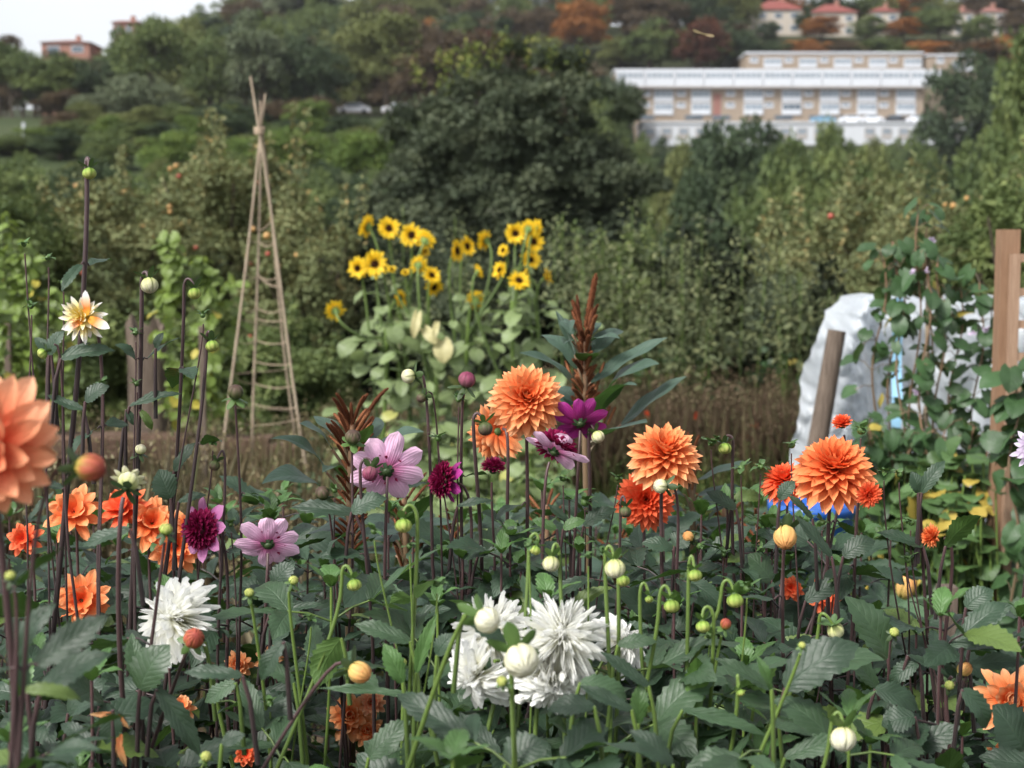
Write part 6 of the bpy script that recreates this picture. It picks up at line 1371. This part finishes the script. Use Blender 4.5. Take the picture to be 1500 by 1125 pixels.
p = budplant(1030, 1.65, 'pale green-stemmed dahlia with clustered yellow-green buds right of the white blooms', [('bud_green', 1018, 843, 12, D1, 1010), ('bud_green', 1077, 880, 14, (.1, -.35, -.9), 960), ('bud_green', 1030, 918, 12, D1, 1030, -.05), ('bud_red', 1063, 914, 9, (.2, -.4, .9), 1040), ('bud_green', 1085, 1015, 7, (.2, -.3, -.9), 1055, -.1)], bigs=[(1020, 1040, 1025, 960, 34, -.05, 0., True, 1, 'leaf_young'), (1130, 1010, 1050, 965, 28, -.05), (1000, 1040, 1120, 1068, 34, -.1, 0., False, 2), (1105, 1025, 1140, 960, 50, .1, 0., True, 2)])
p.tiny(1040, 930, 1035, sz=11); p.tiny(1095, 862, 1075, sz=11)
p = budplant(1140, 1.45, 'green-stemmed dahlia in front with the pointed cream bud near the bottom right', [('bud_cream', 1235, 1083, 20, (-.05, -.45, -.88), 1205), ('bud_green', 1175, 945, 6, (0, -.5, .6), 1140)], bigs=[(1150, 1110, 1250, 1075, 40, .05), (1130, 1010, 1108, 960, 16, -.02, 0., False, 1, 'leaf_young')])
p = budplant(1225, 1.75, 'green-stemmed dahlia with the yellow bud seen from behind, right of centre', [('bud_pale', 1224, 924, 14, (.4, .2, -.8), 1140)], stem='stem_green')
p = budplant(520, 1.45, 'dark-stemmed dahlia in front with the amber yellow bud', [('bud_amber', 527, 985, 18, (.75, -.45, -.3), 445)], stem='stem_purple', leaf='leaf', bigs=[(415, 940, 380, 1000, 30, 0, 0., False, 1), (355, 990, 270, 985, 30, 0)])
p = budplant(395, 1.7, 'green-stemmed dahlia with tiny buds left of the amber bud', [('bud_green', 365, 868, 8, (0, -.5, .7), 380), ('bud_green', 430, 850, 8, (.3, -.5, .6), 440)], bigs=[(345, 1000, 300, 1030, 34, -.05), (430, 1000, 380, 970, 30, -.05), (300, 940, 245, 905, 30, .05)])
p.tiny(395, 1030, 392, sz=10); p.tiny(455, 905, 440, sz=9)
# peach blooms glimpsed low
p = plant(515, 2.1, 'dahlia plant with ruffled peach blooms glimpsed low between stems')
for (a_, b_, R_, sd_, mt) in ((512, 1050, 34, 1, 'peach'), (538, 1072, 26, 2, 'peach'), (545, 1030, 22, 3, 'coral'), (395, 965, 22, 4, 'peach'), (350, 975, 22, 5, 'peach')): p.flower('open', a_, b_, R_, ax(.1, -.8, .4), a_, seed=sd_ + 60, mat=mt, n=9, lay=4, w=.4, cmat='orange', sr=.003)
p = plant(270, 1.9, 'dahlia plant with the small amber bloom hidden under the left white one')
p.flower('open', 266, 1038, 20, ax(.2, -.6, .6), 270, seed=71, mat='peach', n=9, lay=3, cmat='orange'); p.flower('open', 360, 1105, 18, ax(.2, -.8, .3), 360, seed=72, mat='redorange', n=8, cmat='orange')
# leafy shoots that fill the bed
qq = random.Random(77); cnt = 0
while cnt < 172:
    Y = qq.uniform(1.15, 3.5); px = qq.uniform(-120, 1620)
    if px > 1230 and Y > 2.4: continue
    if Y > 2.7 and px < 440 and qq.random() < .6: continue
    x = X(px, Y); zt = canopy(Y, x) * qq.uniform(.80, 1.02)
    if Y < 1.5: zt = min(zt, Z(1010 if px < 250 else 1050, Y))
    if any(abs(px - a) < 45 and Y < b - .02 and abs(Y - b) < .6 for a, b in ((700, 1.8), (790, 1.7), (850, 1.7), (262, 1.75))): zt = min(zt, Z(1045, Y))
    b_ = min(PL, key=lambda p: abs(p.Y - Y) * 1.5 + abs(p.b[0] - x)); b_.shoot(x, Y, zt); cnt += 1
for _ in range(16):
    Y = qq.uniform(2.55, 3.1); x = X(qq.uniform(1080, 1300), Y); min(PL, key=lambda p: abs(p.Y - Y) * 1.5 + abs(p.b[0] - x)).shoot(x, Y, Z(775 + qq.uniform(0, 30), Y))
for _ in range(34):
    Y = qq.uniform(1.5, 3.2); x = X(qq.choice((qq.uniform(-420, -60), qq.uniform(1560, 2050))), Y); min(PL, key=lambda p: abs(p.Y - Y) * 1.5 + abs(p.b[0] - x)).shoot(x, Y, canopy(Y, 0) * qq.uniform(.8, 1))
for _ in range(46):
    Y = qq.uniform(1.95, 2.7); px = qq.uniform(330, 1180) if _ % 3 else qq.uniform(20, 330); x = X(px, Y); min(PL, key=lambda p: abs(p.Y - Y) * 1.5 + abs(p.b[0] - x)).shoot(x, Y, Z(qq.uniform(725, 810), Y))
for p in PL: p.done()
# small insect above the hill at the right
root = thing('flying_insect', 'tiny tan crane fly in the air left of the red roofed houses', 'insect', tuple(P(1030, 50, 1.6)))
c_ = P(1030, 50, 1.6); mb = MB(); mb.tube([c_ + [-.010, 0, .002], c_, c_ + [.006, 0, -.001]], (.0007, .0013), 6); part('body', mb, M['drystraw'], root)
for sx_, sz_ in ((-1, .3), (1, -.1)):
    mb = MB(); ring(mb, c_, ax(0, -1, .3), 1, .012, .003, 80, 0, .1, 4, .6, 0, 0 if sx_ > 0 else PI, 1); part('wing', mb, M['drystraw'], root)
print('objects', len(bpy.data.objects), 'faces', sum(len(m.polygons) for m in bpy.data.meshes))
